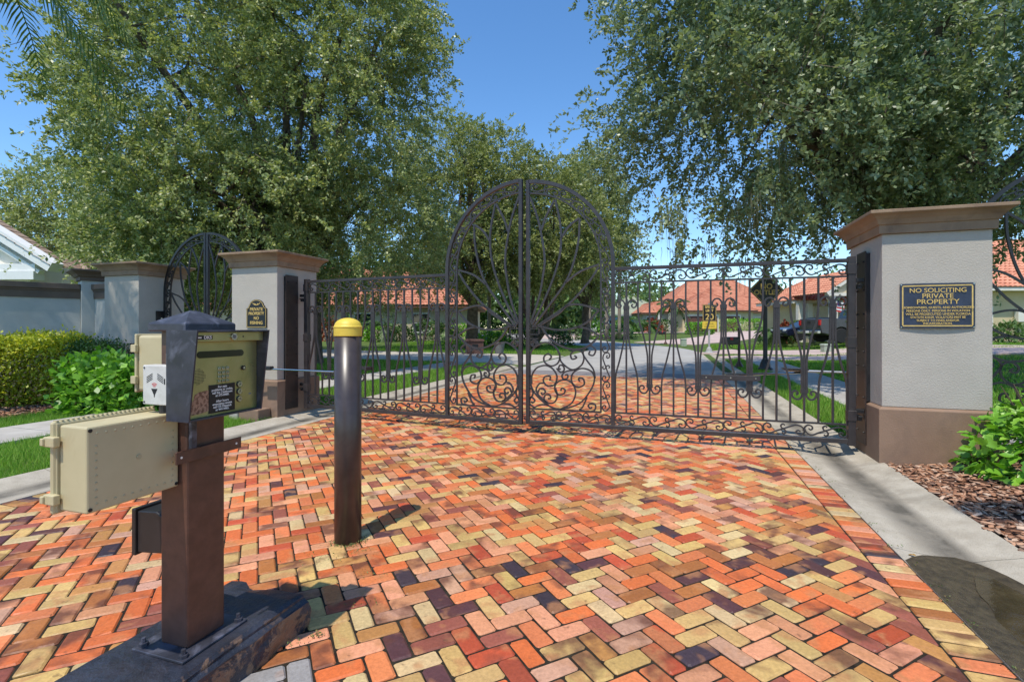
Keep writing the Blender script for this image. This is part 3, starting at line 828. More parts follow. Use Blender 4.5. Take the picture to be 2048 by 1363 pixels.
# navy plaque on the right pillar
sg = thing('notice_plaque', 'navy rectangular no soliciting plaque with gold lettering on the right pillar', 'sign', W(3.79 + 0.443, -0.32, 1.566), A)
mb = MB(); rings = []
for i in range(13):
    x = -0.298 + 0.596 * i / 12
    bow = 0.014 * (1 - (x / 0.298) ** 2)
    rings.append([(x, -0.005 - bow, -0.216), (x, -0.013 - bow, -0.216), (x, -0.013 - bow, 0.216), (x, -0.005 - bow, 0.216)])
mb.loft(rings); mb.build('plate', M_navy, sg)
def bowy(x): return -0.0145 - 0.014 * (1 - (x / 0.298) ** 2)
mb = MB()
for z in (-0.193, 0.193):
    mb.loft([[(x, bowy(x), z - 0.0055), (x, bowy(x), z + 0.0055), (x, bowy(x) + 0.002, z + 0.0055), (x, bowy(x) + 0.002, z - 0.0055)] for x in np.linspace(-0.276, 0.276, 13)])
for x in (-0.2765, 0.2765): mb.b(x - 0.0055, x + 0.0055, bowy(x), bowy(x) + 0.002, -0.187, 0.187)
mb.build('gold_border', M_gold, sg)
for i, (tx, z, s, sx) in enumerate([('NO SOLICITING', 0.146, 0.060, 1.05), ('PRIVATE', 0.092, 0.064, 1.05), ('PROPERTY', 0.036, 0.066, 1.08), ('HOMEOWNERS, GUESTS, AND AUTHORIZED', -0.018, 0.0285, 0.98), ('PERSONS ONLY. PERSONS IN VIOLATION', -0.050, 0.0285, 0.95),
                               ('WILL BE PROSECUTED UNDER FLORIDA', -0.081, 0.0285, 1.0), ('STATUTE 810.09. VIOLATORS MAY BE', -0.112, 0.0285, 0.92), ('SUBJECT TO FINES AND/OR', -0.142, 0.0285, 0.95), ('INCARCERATION.', -0.171, 0.0285, 1.0)]):
    text(tx, s, facing((0, -0.0285, z), (0, -1, 0)), M_gold, sg, depth=0.0008, sx=sx, bold=0.0004)
for x in (-0.288, 0.288):
    for z in (-0.206, 0.206): MB().tube([(x, -0.0, z), (x, -0.017, z)], 0.006, 8).build('screw', M_steel, sg)
# arched sign on the left pillar
s2 = thing('property_sign', 'small black arched private property no fishing sign on the left pillar', 'sign', W(-3.81 - 0.372, -0.145, 1.56), A)
out = [(-0.19, -0.2), (0.19, -0.2), (0.19, 0.09), (0.16, 0.10), (0.145, 0.13)] + [(0.135 * math.cos(q), 0.125 + 0.1 * math.sin(q)) for q in np.linspace(R(10), R(170), 12)] + [(-0.145, 0.13), (-0.16, 0.10), (-0.19, 0.09)]
MB().ext(out, -0.02, -0.004).build('plate', M_black, s2)
MB().bar([(x * 0.94, z * 0.95) for x, z in out] + [(out[0][0] * 0.94, out[0][1] * 0.95)], 0.0035, 0.001, -0.0212).build('gold_border', M_gold, s2)
for tx, z, s in (('PRIVATE', 0.075, 0.066), ('PROPERTY', 0.01, 0.062), ('NO', -0.06, 0.062), ('FISHING', -0.13, 0.066)):
    text(tx, s, facing((0, -0.0215, z), (0, -1, 0)), M_gold, s2, depth=0.001, bold=0.0012)
MB().bar(cr([(-0.07, 0.17), (-0.04, 0.15), (0, 0.14), (0.04, 0.15), (0.07, 0.17)], 4), 0.005, 0.001, -0.0214).bar([(-0.035, 0.165), (0, 0.14), (0.035, 0.165)], 0.0045, 0.001, -0.0214).build('emblem', M_gold, s2)
# small dark square on the second pillar and a ground light on it
kp = thing('key_reader', 'small black square lock plate on the streaked pillar beside the little gate', 'lock', W(-7.03, 0.50, 1.52), A)
MB().b(0.0, 0.02, -0.10, 0.10, -0.14, 0.14).build('plate', M_black, kp, bevel=0.004)
MB().tube([(0.02, -0.02, 0.0), (0.035, -0.02, 0.0)], 0.02, 10).build('cylinder', M_steel, kp)
wl = thing('wall_light', 'small dark grey wedge light on the streaked pillar near its foot', 'light', W(-7.06, 0.1, 0.97), A)
MB().ext([(-0.06, 0.12), (0.06, 0.12), (0.04, -0.12), (-0.02, -0.12)], -0.09, -0.002).build('housing', M_ironb, wl, bevel=0.004)
# ------------------------------------------------------------------ call station in the foreground
M_post = mat('post_bronze', (78, 53, 44), (96, 67, 56), 14, 0.38, bs=0.1, bscale=220, bdist=0.001, c3=(66, 47, 41), s3=4, spec=0.55, rvar=0.08)
M_slate = mat('slate_paint', (44, 45, 52), (66, 67, 78), 8, 0.42, bs=0.12, bscale=160, bdist=0.001, c3=(96, 98, 112), s3=9, rvar=0.1)
M_brass = mat('brushed_brass', (168, 164, 112), (186, 180, 130), 6, 0.34, 0.75, bs=0.06, bscale=300, c3=(146, 150, 96), s3=5, rvar=0.08)
M_beige = mat('beige_plastic', (184, 172, 134), (194, 182, 144), 5, 0.55, bs=0.06, bscale=160, bdist=0.001, c3=(174, 158, 120), s3=3)
M_beige2 = mat('beige_boss', (170, 160, 126), (178, 168, 134), 5, 0.55)
M_lgrey = mat('light_grey_plastic', (196, 194, 188), (206, 204, 198), 8, 0.55, c3=(176, 172, 164), s3=6)
M_darkpl = mat('dark_plastic', (30, 28, 28), (42, 38, 38), 8, 0.45)
M_ink = mat('black_ink', (28, 28, 30), rough=0.6)
M_red = mat('red_ink', (200, 60, 58), rough=0.6)
M_wtext = mat('white_ink', (232, 232, 228), rough=0.6)
KX, KY = -1.212, 1.865
cs = thing('call_station', 'bronze gate call station post with keypad box and beige utility boxes', 'call station', (KX, KY, 0), A)
ZB = 0.145
p_ = MB().b(-0.135, 0, 0, 0.165, ZB + 0.008, 1.35).build('post', M_post, cs, bevel=0.008)
MB().b(-0.20, 0.055, -0.062, 0.225, ZB, ZB + 0.010).build('base_plate', M_slate, cs, bevel=0.002, seg=1)
for x, y in ((-0.175, -0.035), (0.032, -0.04), (0.032, 0.2), (-0.175, 0.2)):
    MB().lathe([(0.016, ZB + 0.010), (0.016, ZB + 0.022), (0.008, ZB + 0.022), (0.008, ZB + 0.04), (0.0, ZB + 0.041)], 6, (x, y, 0)).build('anchor_bolt', M_slate, cs)
MB().rect_stack(-0.158, 0.022, -0.023, 0.188, [(0.0, 1.338), (0.004, 1.343), (0.004, 1.366), (0.0, 1.371), (-0.0885, 1.418)]).build('post_cap', M_slate, cs)
# call box housing: side profile in x-z, open front
prof = [(0.012, 1.02), (0.012, 1.343), (0.158, 1.343), (0.118, 1.02)]
y0, y1, th = -0.090, 0.236, 0.006
hb = MB()
hb.ext(prof, y0, y0 + th); hb.ext(prof, y1 - th, y1)
hb.b(0.0121, 0.157, y0 + th, y1 - th, 1.337, 1.3428)
hb.b(0.0121, 0.03, y0 + th, y1 - th, 1.0205, 1.337)
hb.b(0.03, 0.117, y0 + th, y1 - th, 1.0205, 1.026)
cbx = hb.build('call_box', M_slate, cs)
cbx['label'] = 'slate painted call box hood with brass face'
# face plane: from (x=.100,z=1.027) to (.100,1.30), plus proud header
def facept(t_, w_, off=0.0):     # t_ across 0..1 (along y), w_ down 0..1
    z = 1.335 - w_ * 0.308
    return Vector((0.098 + 0.010 * w_ * 0 + off, y0 + th + 0.002 + t_ * (y1 - y0 - 2 * th - 0.004), z))
FW, FH = (y1 - y0 - 2 * th - 0.004), 0.308
fx = 0.098
MB().b(0.035, fx, y0 + th + 0.001, y1 - th - 0.001, 1.0265, 1.300).build('face_plate', M_brass, cbx, bevel=0.001, seg=1)
MB().b(0.035, 0.132, y0 + th + 0.001, y1 - th - 0.001, 1.301, 1.3365).build('header_strip', M_brass, cbx, bevel=0.0015, seg=1)
def disc(t_, w_, r, m, name, d=0.004, base=fx, n=20):
    q = facept(t_, w_)
    return MB().tube([(base, q.y, q.z), (base + d, q.y, q.z)], r, n).build(name, m, cbx)
def plate(t0, t1, w0, w1, m, name, d=0.002, base=fx, bev=0):
    a_, b_ = facept(t0, w0), facept(t1, w1)
    return MB().b(base, base + d, a_.y, b_.y, b_.z, a_.z).build(name, m, cbx, bevel=bev)
qy = [facept(0.17 + 0.58 * k, 0.265) for k in (0, 1)]
sl = MB(); rr = 0.0125
pl_ = [(qy[0].y + rr * math.cos(q), qy[0].z + rr * math.sin(q)) for q in np.linspace(PI / 2, 3 * PI / 2, 9)] + [(qy[1].y + rr * math.cos(q), qy[1].z + rr * math.sin(q)) for q in np.linspace(-PI / 2, PI / 2, 9)]
sl.loft([[(fx, y, z) for y, z in pl_], [(fx + 0.0016, y, z) for y, z in pl_]])
sl.build('display_window', mat('dark_window', (52, 54, 42), rough=0.15), cbx)
for r_ in range(4):
    for c_ in range(3):
        k = plate(0.405 + c_ * 0.058, 0.445 + c_ * 0.058, 0.425 + r_ * 0.052, 0.462 + r_ * 0.052, M_steel, 'key', 0.005, bev=0.0012)
        q = facept(0.425 + c_ * 0.058, 0.4435 + r_ * 0.052)
        text('123456789*0#'[r_ * 3 + c_], 0.008, facing((fx + 0.0054, q.y, q.z), (1, 0, 0)), M_ink, cbx, 'key_lettering', 0.0003)
gr = MB()
for i in range(-5, 6):
    for j in range(-5, 6):
        if i * i + j * j <= 27:
            q = facept(0.15 + i * 0.0175, 0.52 + j * 0.0175)
            gr.tube([(fx, q.y, q.z), (fx + 0.0008, q.y, q.z)], 0.0016, 6)
gr.build('speaker_grille', M_darkpl, cbx)
disc(0.78, 0.46, 0.009, M_darkpl, 'key_lock', 0.006)
disc(0.78, 0.46, 0.005, M_steel, 'lock_core', 0.008)
q = facept(0.53, 0.055)
MB().tube([(0.132, q.y, q.z), (0.139, q.y, q.z)], 0.013, 24).build('camera_ring', M_steel, cbx)
MB().tube([(0.139, q.y, q.z), (0.1405, q.y, q.z)], 0.007, 16).build('camera_lens', mat('lens_grey', (110, 112, 116), rough=0.15), cbx)
q = facept(0.68, 0.055); MB().tube([(0.132, q.y, q.z), (0.1325, q.y, q.z)], 0.0035, 10).build('sensor_hole', M_darkpl, cbx)
q0, q1 = facept(0.03, 0.035), facept(0.24, 0.085)
lb = MB().b(0.132, 0.134, q0.y, q1.y, q1.z, q0.z).build('maker_badge', M_darkpl, cbx, bevel=0.0008)
text('DKS', 0.017, facing((0.1344, (q0.y + q1.y) / 2 + 0.012, (q0.z + q1.z) / 2), (1, 0, 0)), M_wtext, cbx, depth=0.0003, bold=0.0004)
MB().b(0.134, 0.1344, q0.y + 0.006, q0.y + 0.02, q1.z + 0.005, q1.z + 0.010).build('badge_mark', M_wtext, cbx)
plate(0.285, 0.65, 0.635, 0.975, M_black, 'instruction_plate', 0.003)
for i, tx in enumerate(['For gate', 'problems or codes,', 'call the Clubhouse', 'at 375-8480.', '', 'After hours', 'emergency access', 'call CIS Dispatch', 'at 444-4465.']):
    if tx:
        q = facept(0.4675, 0.665 + i * 0.0345)
        text(tx, 0.0118, facing((fx + 0.0033, q.y, q.z), (1, 0, 0)), M_wtext, cbx, depth=0.0002, bold=0.00025)
for w_, tx in ((0.665, 'A'), (0.755, 'Z'), (0.85, 'CALL')):
    disc(0.72, w_, 0.0125, M_darkpl, 'button_rim', 0.003)
    disc(0.72, w_, 0.0105, M_steel, 'round_button', 0.006)
    q = facept(0.72, w_)
    text(tx, 0.011 if len(tx) == 1 else 0.006, facing((fx + 0.0063, q.y, q.z), (1, 0, 0)), M_ink, cbx, depth=0.0002)
plate(0.87, 0.91, 0.80, 0.81, mat('blue_scuff', (70, 96, 150), rough=0.4), 'blue_tab', 0.001)
st = [(0.06, 0.96), (0.06, 0.82), (0.09, 0.78), (0.10, 0.73), (0.16, 0.70), (0.285, 0.69), (0.285, 0.94), (0.18, 0.955)]
mb = MB(); pp = [facept(*s_) for s_ in st]
mb.loft([[(fx, p.y, p.z) for p in pp], [(fx + 0.0007, p.y, p.z) for p in pp]])
mb.build('peeled_sticker', mat('sticker_residue', (112, 78, 58), (170, 134, 108), 90, 0.7, lo=0.42, hi=0.55), cbx)
# conduit strip under the box and flat bar
MB().b(0.0005, 0.016, 0.004, 0.030, 0.86, 1.0195).build('conduit', M_slate, cs, bevel=0.004)
MB().b(0.0165, 0.0225, -0.06, 0.225, 0.856, 0.902).b(0.0005, 0.0165, 0.05, 0.115, 0.862, 0.896).build('flat_bar', M_post, cs, bevel=0.0015, seg=1)
for y in (-0.04, 0.2): MB().tube([(0.0225, y, 0.879), (0.0235, y, 0.879)], 0.0045, 8).build('bar_hole', M_wtext, cs)
# large beige box cantilevered towards the camera
eb = MB().b(-0.165, -0.038, -0.312, -0.003, 0.760, 1.036).build('utility_box', M_beige, cs, bevel=0.006)
eb['label'] = 'large beige fibreglass utility box'
ld = MB().b(-0.192, -0.172, -0.326, 0.01, 0.748, 1.048).build('lid', M_beige, eb, bevel=0.008)
MB().b(-0.1722, -0.165, -0.318, 0.002, 0.755, 1.041).build('gasket', M_beige2, eb)
rb = MB()
for k in range(22):
    y = -0.312 + 0.314 * k / 21
    rb.b(-0.190, -0.173, y - 0.003, y + 0.003, 1.0475, 1.0505)
rb.build('lid_ribs', M_beige2, eb)
for z in (0.80, 0.985):
    MB().b(-0.200, -0.150, -0.338, -0.318, z - 0.016, z + 0.016).b(-0.205, -0.19, -0.345, -0.335, z - 0.012, z + 0.012).build('clip', M_beige, eb, bevel=0.003)
for k, (y, z) in enumerate([(-0.282 + i * 0.028, zz) for i in range(10) for zz in (0.786, 1.012)] + [(yy, 0.806 + i * 0.0235) for i in range(8) for yy in (-0.284, -0.028)]):
    o_ = MB().lathe([(0.0046, 0), (0.004, 0.0012), (0.002, 0.0019), (0, 0.002)], 8).build('boss', M_beige2, eb)
    o_.matrix_local = facing((-0.038, y, z), (1, 0, 0))
for y, z in ((-0.302, 0.772), (-0.302, 1.024), (-0.013, 0.772), (-0.013, 1.024)):
    MB().tube([(-0.038, y, z), (-0.0358, y, z)], 0.0062, 12).build('screw', M_darkpl, eb)
MB().tube([(-0.038, -0.15, 0.905), (-0.0345, -0.15, 0.905)], 0.008, 16).build('knob', M_beige2, eb)
# second beige box behind the post
e2 = MB().b(-0.305, -0.155, 0.035, 0.155, 1.10, 1.322).build('utility_box', M_beige, cs, bevel=0.010)
MB().b(-0.318, -0.306, 0.03, 0.16, 1.095, 1.327).build('lid', M_beige, e2, bevel=0.004)
for z in (1.145, 1.27): MB().b(-0.325, -0.298, 0.020, 0.034, z - 0.015, z + 0.015).build('clip', M_beige, e2, bevel=0.002)
MB().b(-0.155, -0.135, 0.06, 0.13, 1.14, 1.28).build('bracket', M_slate, cs)
# receiver with printed chevrons, on the near face of the post
rc = MB().b(-0.148, -0.004, -0.058, -0.008, 1.068, 1.214).build('receiver', M_lgrey, cs, bevel=0.004)
MB().b(-0.10, -0.05, -0.008, 0.0, 1.09, 1.19).build('bracket', M_slate, cs)
MB().b(-0.045, -0.010, -0.05, -0.012, 1.215, 1.262).build('sensor_eye', M_lgrey, rc, bevel=0.006)
MB().tube([(-0.07, -0.03, 1.036), (-0.07, -0.03, 1.069)], 0.02, 14).build('cable_gland', M_darkpl, cs)
pr = MB()
for s_ in (-1, 1):
    for k in range(4):
        xx = -0.085 + s_ * 0.012
        pr.add([(xx, -0.0586, 1.182 - k * 0.0065), (xx, -0.0586, 1.185 - k * 0.0065), (xx + s_ * 0.030, -0.0586, 1.170 - k * 0.0065), (xx + s_ * 0.030, -0.0586, 1.167 - k * 0.0065)], [(0, 1, 2, 3)])
pr.add([(-0.040, -0.0586, 1.166), (-0.034, -0.0586, 1.166), (-0.034, -0.0586, 1.145), (-0.040, -0.0586, 1.145)], [(0, 1, 2, 3)])
pr.add([(-0.104, -0.0586, 1.128), (-0.072, -0.0586, 1.128), (-0.085, -0.0586, 1.106), (-0.091, -0.0586, 1.106)], [(0, 1, 2, 3)])
pr.add([(-0.091, -0.0586, 1.106), (-0.085, -0.0586, 1.106), (-0.0865, -0.0586, 1.097), (-0.0895, -0.0586, 1.097)], [(0, 1, 2, 3)])
pr.build('printed_chevrons', M_ink, rc)
pr = MB()
for r_ in (0.008, 0.0135, 0.019):
    pr.bar([(-0.088 + r_ * math.cos(q), 1.129 + r_ * math.sin(q)) for q in np.linspace(R(50), R(130), 8)], 0.0011, 0.0002, -0.0586)
pr.build('printed_arcs', M_red, rc)
for x, z in ((-0.138, 1.204), (-0.014, 1.204), (-0.014, 1.078), (-0.138, 1.078)): MB().tube([(x, -0.0605, z), (x, -0.058, z)], 0.003, 8).build('screw', M_darkpl, rc)
# small black junction box low on the far side
jb = MB().ext([(-0.300, 0.46), (-0.150, 0.475), (-0.150, 0.61), (-0.20, 0.632), (-0.300, 0.625)], 0.03, 0.135).build('junction_box', M_darkpl, cs, bevel=0.004)
MB().b(-0.150, -0.135, 0.05, 0.115, 0.48, 0.6).build('bracket', M_darkpl, cs)
MB().b(-0.322, -0.301, 0.022, 0.143, 0.45, 0.635).build('lid', M_darkpl, jb, bevel=0.004)
# concrete block under the post: irregular painted slab
blk = thing('concrete_block', 'chipped black-painted concrete block carrying the call station post', 'concrete block', (KX, KY, 0), A)
def slab_mesh():
    bm = bmesh.new()
    nx, ny, nz_ = 14, 30, 5
    x0, x1, ya, yb = -0.315, 0.135, -0.46, 0.465
    mb = MB(); mb.b(x0, x1, ya, yb, -0.02, ZB)
    me = mb.mesh('slab')
    bm.from_mesh(me)
    bmesh.ops.subdivide_edges(bm, edges=bm.edges[:], cuts=14, use_grid_fill=True)
    for v in bm.verts:
        p = v.co
        n1 = mnoise.fractal(p * 5.5, 1.0, 2.0, 4); n2 = mnoise.noise(p * 22)
        ed = min(p.x - x0, x1 - p.x, p.y - ya, yb - p.y)
        if p.z > 0.13 and ed > 0.02:
            p.z += 0.0035 * n1 + 0.001 * n2
            if -0.21 < p.x < 0.07 and -0.08 < p.y < 0.24: p.z = min(p.z, ZB - 0.0005)
        else:
            k = 0.02 if ed < 0.015 else 0
            cx_, cy_ = (x0 + x1) / 2, (ya + yb) / 2
            p.x += k * n1 - (0.014 * (p.z > 0.13)) * (1 if p.x > cx_ else -1) * (abs(p.x - cx_) > 0.19)
            p.y += k * n1 * 1.2
            if p.z > 0.12: p.z += -0.012 + 0.012 * n1
            else: p.x += 0.012 * (1 if p.x > cx_ else -1) * (ed < 0.01)
    bm.to_mesh(me); bm.free()
    return me
def slabmat():
    m, t, p, o = newmat('painted_concrete')
    f = nz(t, 7, 6, 0.65)
    c = ramp(t, f, [(0.35, s2l((34, 36, 44))), (0.65, s2l((54, 57, 68)))])
    ch = ramp(t, nz(t, 11, 6, 0.7, dist=0.4), [(0.47, (0, 0, 0, 1)), (0.53, (1, 1, 1, 1))])
    g = t.nodes.new('ShaderNodeNewGeometry'); sx = t.nodes.new('ShaderNodeSeparateXYZ'); t.links.new(g.outputs['Normal'], sx.inputs[0])
    sd_ = ramp(t, sx.outputs[2], [(0.5, (1, 1, 1, 1)), (0.9, (0.04,) * 3 + (1,))])
    fac = mixc(t, 1.0, ch, sd_, 'MULTIPLY')
    c = mixc(t, fac, c, s2l((120, 96, 78)))
    t.links.new(c, p.inputs['Base Color']); p.inputs['Roughness'].default_value = 0.36
    b1 = bump(t, p, nz(t, 30, 5, 0.65), 0.7, 0.012)
    return m
obj('slab', slab_mesh(), slabmat(), blk)
# ------------------------------------------------------------------ bollard
bo = thing('bollard', 'round bronze bollard with a domed yellow cap on the brick drive', 'bollard', (-1.045, 3.185, 0))
MB().lathe([(0.083, -0.02), (0.083, 1.306)], 40).build('sleeve', mat('bollard_bronze', (56, 48, 46), (68, 59, 56), 12, 0.34, bs=0.06, bscale=200, bdist=0.001, c3=(50, 42, 40), s3=5, spec=0.55), bo, smooth=True)
M_yel = mat('yellow_plastic', (216, 184, 62), (226, 196, 76), 9, 0.5, c3=(200, 168, 56), s3=5)
cpr = [(0.0845, 1.30), (0.0865, 1.302), (0.0865, 1.352), (0.0885, 1.354), (0.0885, 1.36), (0.084, 1.363)] + [(0.082 * math.cos(q), 1.364 + 0.052 * math.sin(q)) for q in np.linspace(0.15, PI / 2 - 0.02, 10)]
o_ = MB().lathe(cpr, 40).build('cap', M_yel, bo, smooth=False)
o_.data.polygons.foreach_set('use_smooth', np.ones(len(o_.data.polygons), dtype=bool)); o_.data.set_sharp_from_angle(angle=R(28))
bo.children[0].data.set_sharp_from_angle(angle=R(40))
# ------------------------------------------------------------------ foliage
def unit(v):
    return v / np.maximum(np.linalg.norm(v, axis=-1, keepdims=True), 1e-9)
def leaf_quads(C, D, Nn, L, Wd, fold=0.0):
    """diamond leaves: base C, direction D, normal Nn"""
    D = unit(D); S = unit(np.cross(D, Nn)); n = len(C)
    L = np.broadcast_to(np.asarray(L, float).reshape(-1, 1), (n, 1)); Wd = np.broadcast_to(np.asarray(Wd, float).reshape(-1, 1), (n, 1))
    V = np.stack([C, C + D * L * 0.5 + S * Wd, C + D * L, C + D * L * 0.5 - S * Wd], 1).reshape(-1, 3)
    F = np.arange(4 * n).reshape(-1, 4)
    return V, F
def tubes_np(segs, n=4):
    """segs: list of (pts, radii) -> MB"""
    mb = MB()
    for pts, rs in segs: mb.tube(pts, rs, n)
    return mb
def noise_arr(P, s, off=0.0):
    return np.array([mnoise.noise(Vector((p[0] * s + off, p[1] * s, p[2] * s))) for p in P])
def tree(name, label, base, lobes, ntwig, nleaf, llen, lm, trunk_r, fork=2.6, cat='tree', group=None, droop=0.25, gap=-0.12, seed=1, nlimb=9, twig_len=0.75, trunks=1, spread=0.3, shell=0.5, cull=True, sprout=0.06, leafw=0.22, barkm=None):
    rg = np.random.default_rng(seed); rd = random.Random(seed)
    t = thing(name, label, cat, base, 0, group)
    lb = np.array(lobes, float)               # relative to base: cx,cy,cz,rx,ry,rz
    w = (lb[:, 3] * lb[:, 4] * lb[:, 5]) ** (2 / 3); w /= w.sum()
    need = ntwig
    k = rg.choice(len(lb), size=need * 3, p=w)
    d = unit(rg.normal(size=(need * 3, 3)))
    bumpn = np.array([mnoise.noise(Vector((a_[0] * 2.1 + seed, a_[1] * 2.1, a_[2] * 2.1 + b_))) for a_, b_ in zip(d, k)])
    rad = (shell + (1 - shell) * rg.random(need * 3) ** 0.6) * (1 + 0.26 * bumpn)
    P = lb[k, :3] + d * lb[k, 3:] * rad[:, None]
    gn = noise_arr(P, 0.55, seed * 3.1)
    keep = gn > gap
    if cull:
        # drop twigs buried deep in other lobes
        q = np.full(len(P), 9.0)
        for L_ in lb:
            q = np.minimum(q, np.linalg.norm((P - L_[:3]) / L_[3:], axis=1))
        keep &= (q > 0.45) | (rg.random(len(P)) < 0.25)
    keep &= P[:, 2] > 1.4
    P = P[keep][:need]; d = d[keep][:need]
    nt_ = len(P)
    td = unit(d * 0.8 + rg.normal(size=(nt_, 3)) * 0.55 + np.array([0, 0, -droop]))
    tl = twig_len * (0.55 + 0.9 * rg.random(nt_))
    sp = rg.random(nt_) < sprout
    tl[sp] *= 1.9
    # leaves along twigs
    m = nleaf
    tt = rg.random((nt_, m)) ** 0.75
    bend = -0.25 * (tt ** 2)[..., None] * np.array([0, 0, 1.0]) * tl[:, None, None] * droop * 2
    C = P[:, None, :] + td[:, None, :] * (tt * tl[:, None])[..., None] + bend + rg.normal(size=(nt_, m, 3)) * (0.085 * (1.15 - tt) * np.where(sp, 0.55, 1.0)[:, None])[..., None] * (twig_len / 0.75)
    D = td[:, None, :] * 0.7 + rg.normal(size=(nt_, m, 3)) * 0.7 + np.array([0, 0, 0.1])
    Nn = rg.normal(size=(nt_, m, 3)) * 0.8 + np.array([-0.12, -0.35, 0.45])
    C = C.reshape(-1, 3); D = D.reshape(-1, 3); Nn = Nn.reshape(-1, 3)
    LL = llen * (0.65 + 0.7 * rg.random(len(C)))
    V, F = leaf_quads(C, D, Nn, LL, LL * leafw)
    tag(obj('crown', npmesh('crown', V, F), lm, t), kind='stuff')
    # trunk, limbs, twigs
    bm_ = barkm or M_bark
    cen = (lb[:, :3] * w[:, None]).sum(0)
    ends = []
    for s in range(trunks):
        ang = 2 * PI * s / trunks + rd.random()
        off = 0 if trunks == 1 else trunk_r * 1.3
        b0 = Vector((math.cos(ang) * off, math.sin(ang) * off, -0.15))
        f = Vector((cen[0] * 0.25 + math.cos(ang) * (spread if trunks > 1 else 0.1) * fork, cen[1] * 0.25 + math.sin(ang) * (spread if trunks > 1 else 0.1) * fork, fork))
        pts = [b0, b0 * 0.7 + Vector((0, 0, 0.25)), b0.lerp(f, 0.35) + Vector((rd.uniform(-1, 1), rd.uniform(-1, 1), 0)) * 0.08 + Vector((0, 0, 0.1)), b0.lerp(f, 0.7) + Vector((rd.uniform(-1, 1), rd.uniform(-1, 1), 0)) * 0.1, f]
        MB().tube(cr(pts, 4), list(np.interp(np.linspace(0, 1, 17), [0, 0.08, 0.3, 1], [trunk_r * 1.5, trunk_r * 1.12, trunk_r, trunk_r * 0.8])), 12).build('trunk', bm_, t, smooth=True)
        ends.append(f)
    mbt = MB()
    for i in range(nlimb):
        L_ = lb[i % len(lb)]
        f = ends[i % len(ends)]
        g = Vector(L_[:3]) + Vector([rd.uniform(-0.45, 0.45) * L_[3 + q] for q in range(3)])
        if g.z < fork + 0.3: g.z = fork + 0.3 + rd.random()
        mid = f.lerp(g, 0.5) + Vector((rd.uniform(-0.6, 0.6), rd.uniform(-0.6, 0.6), rd.uniform(0, 0.8)))
        r0 = trunk_r * rd.uniform(0.42, 0.6)
        pts = cr([f - Vector((0, 0, 0.2)), f.lerp(mid, 0.5) + Vector((rd.uniform(-0.2, 0.2), rd.uniform(-0.2, 0.2), rd.uniform(-0.1, 0.3))), mid, mid.lerp(g, 0.5) + Vector((rd.uniform(-0.3, 0.3), rd.uniform(-0.3, 0.3), rd.uniform(-0.2, 0.3))), g], 4)
        MB().tube(pts, list(np.linspace(r0, r0 * 0.3, len(pts))), 8).build('limb', bm_, t, smooth=True)
        for q in range(7):
            s_ = Vector(pts[rd.randrange(5, len(pts))])
            dist = np.linalg.norm(P - np.array(s_), axis=1)
            cand = np.argsort(dist)[: max(10, nt_ // 12)]
            e_ = Vector(P[cand[rd.randrange(len(cand))]])
            mm = s_.lerp(e_, 0.5) + Vector((rd.uniform(-0.3, 0.3), rd.uniform(-0.3, 0.3), rd.uniform(-0.1, 0.4)))
            rr_ = trunk_r * rd.uniform(0.08, 0.16)
            mbt.tube(cr([s_, s_.lerp(mm, .5) + Vector((rd.uniform(-.15, .15), rd.uniform(-.15, .15), 0)), mm, e_], 3), list(np.linspace(rr_, 0.012, 10)), 5)
    mbt.build('branches', bm_, t, smooth=True)['kind'] = 'stuff'
    # twigs as thin triangular blades of wood
    sel = np.arange(nt_)[:: 2]
    p0 = P[sel] - td[sel] * 0.25; p1 = P[sel] + td[sel] * tl[sel][:, None]
    sd_ = unit(np.cross(td[sel], rg.normal(size=(len(sel), 3)))) * 0.008 * (twig_len / 0.75)
    Vt = np.stack([p0 - sd_, p0 + sd_, p1], 1).reshape(-1, 3)
    tag(obj('twigs', npmesh('twigs', Vt, np.arange(len(Vt)).reshape(-1, 3)), bm_, t), kind='stuff')
    return t, P
L_oak = leafmat('oak_leaves', [(116, 130, 80), (134, 148, 92), (150, 164, 104), (170, 180, 118), (124, 138, 86), (198, 198, 134)], 0.42, 0.36, 0.55)
L_oakd = leafmat('oak_leaves_dark', [(104, 120, 84), (122, 138, 98), (142, 156, 114), (160, 172, 130), (112, 128, 92)], 0.40, 0.36, 0.6)
L_mid = leafmat('olive_leaves', [(122, 132, 78), (140, 150, 90), (158, 166, 102), (110, 122, 72), (176, 180, 116)], 0.5, 0.36, 0.45)
L_far = leafmat('wood_leaves', [(84, 112, 60), (100, 130, 70), (118, 144, 80), (74, 100, 56)], 0.5, 0.3, 0.4)
# big oak on the left
tree('oak_tree', 'big dense oak filling the upper left above the little arched gate', (-7.3, 18.2, 0.1),
     [(-1.5, -3.4, 8.4, 4.1, 4.4, 5.0), (-3.1, -3.0, 6.8, 2.7, 3.2, 3.2), (1.6, -2.6, 8.4, 3.2, 3.4, 4.6), (-0.8, -3.8, 4.6, 3.9, 3.0, 2.2), (2.4, -1.4, 4.8, 2.8, 3.0, 2.6), (-1.9, -2.4, 12.0, 3.2, 3.4, 3.2), (0.8, -1.2, 12.0, 3.5, 3.4, 3.2), (2.6, -2.0, 11.0, 2.2, 2.4, 2.6), (-2.4, -3.0, 3.9, 2.8, 2.4, 1.5)],
     6600, 60, 0.098, L_oak, 0.40, 2.6, seed=3, gap=-0.26, nlimb=13, sprout=0.10, leafw=0.26)
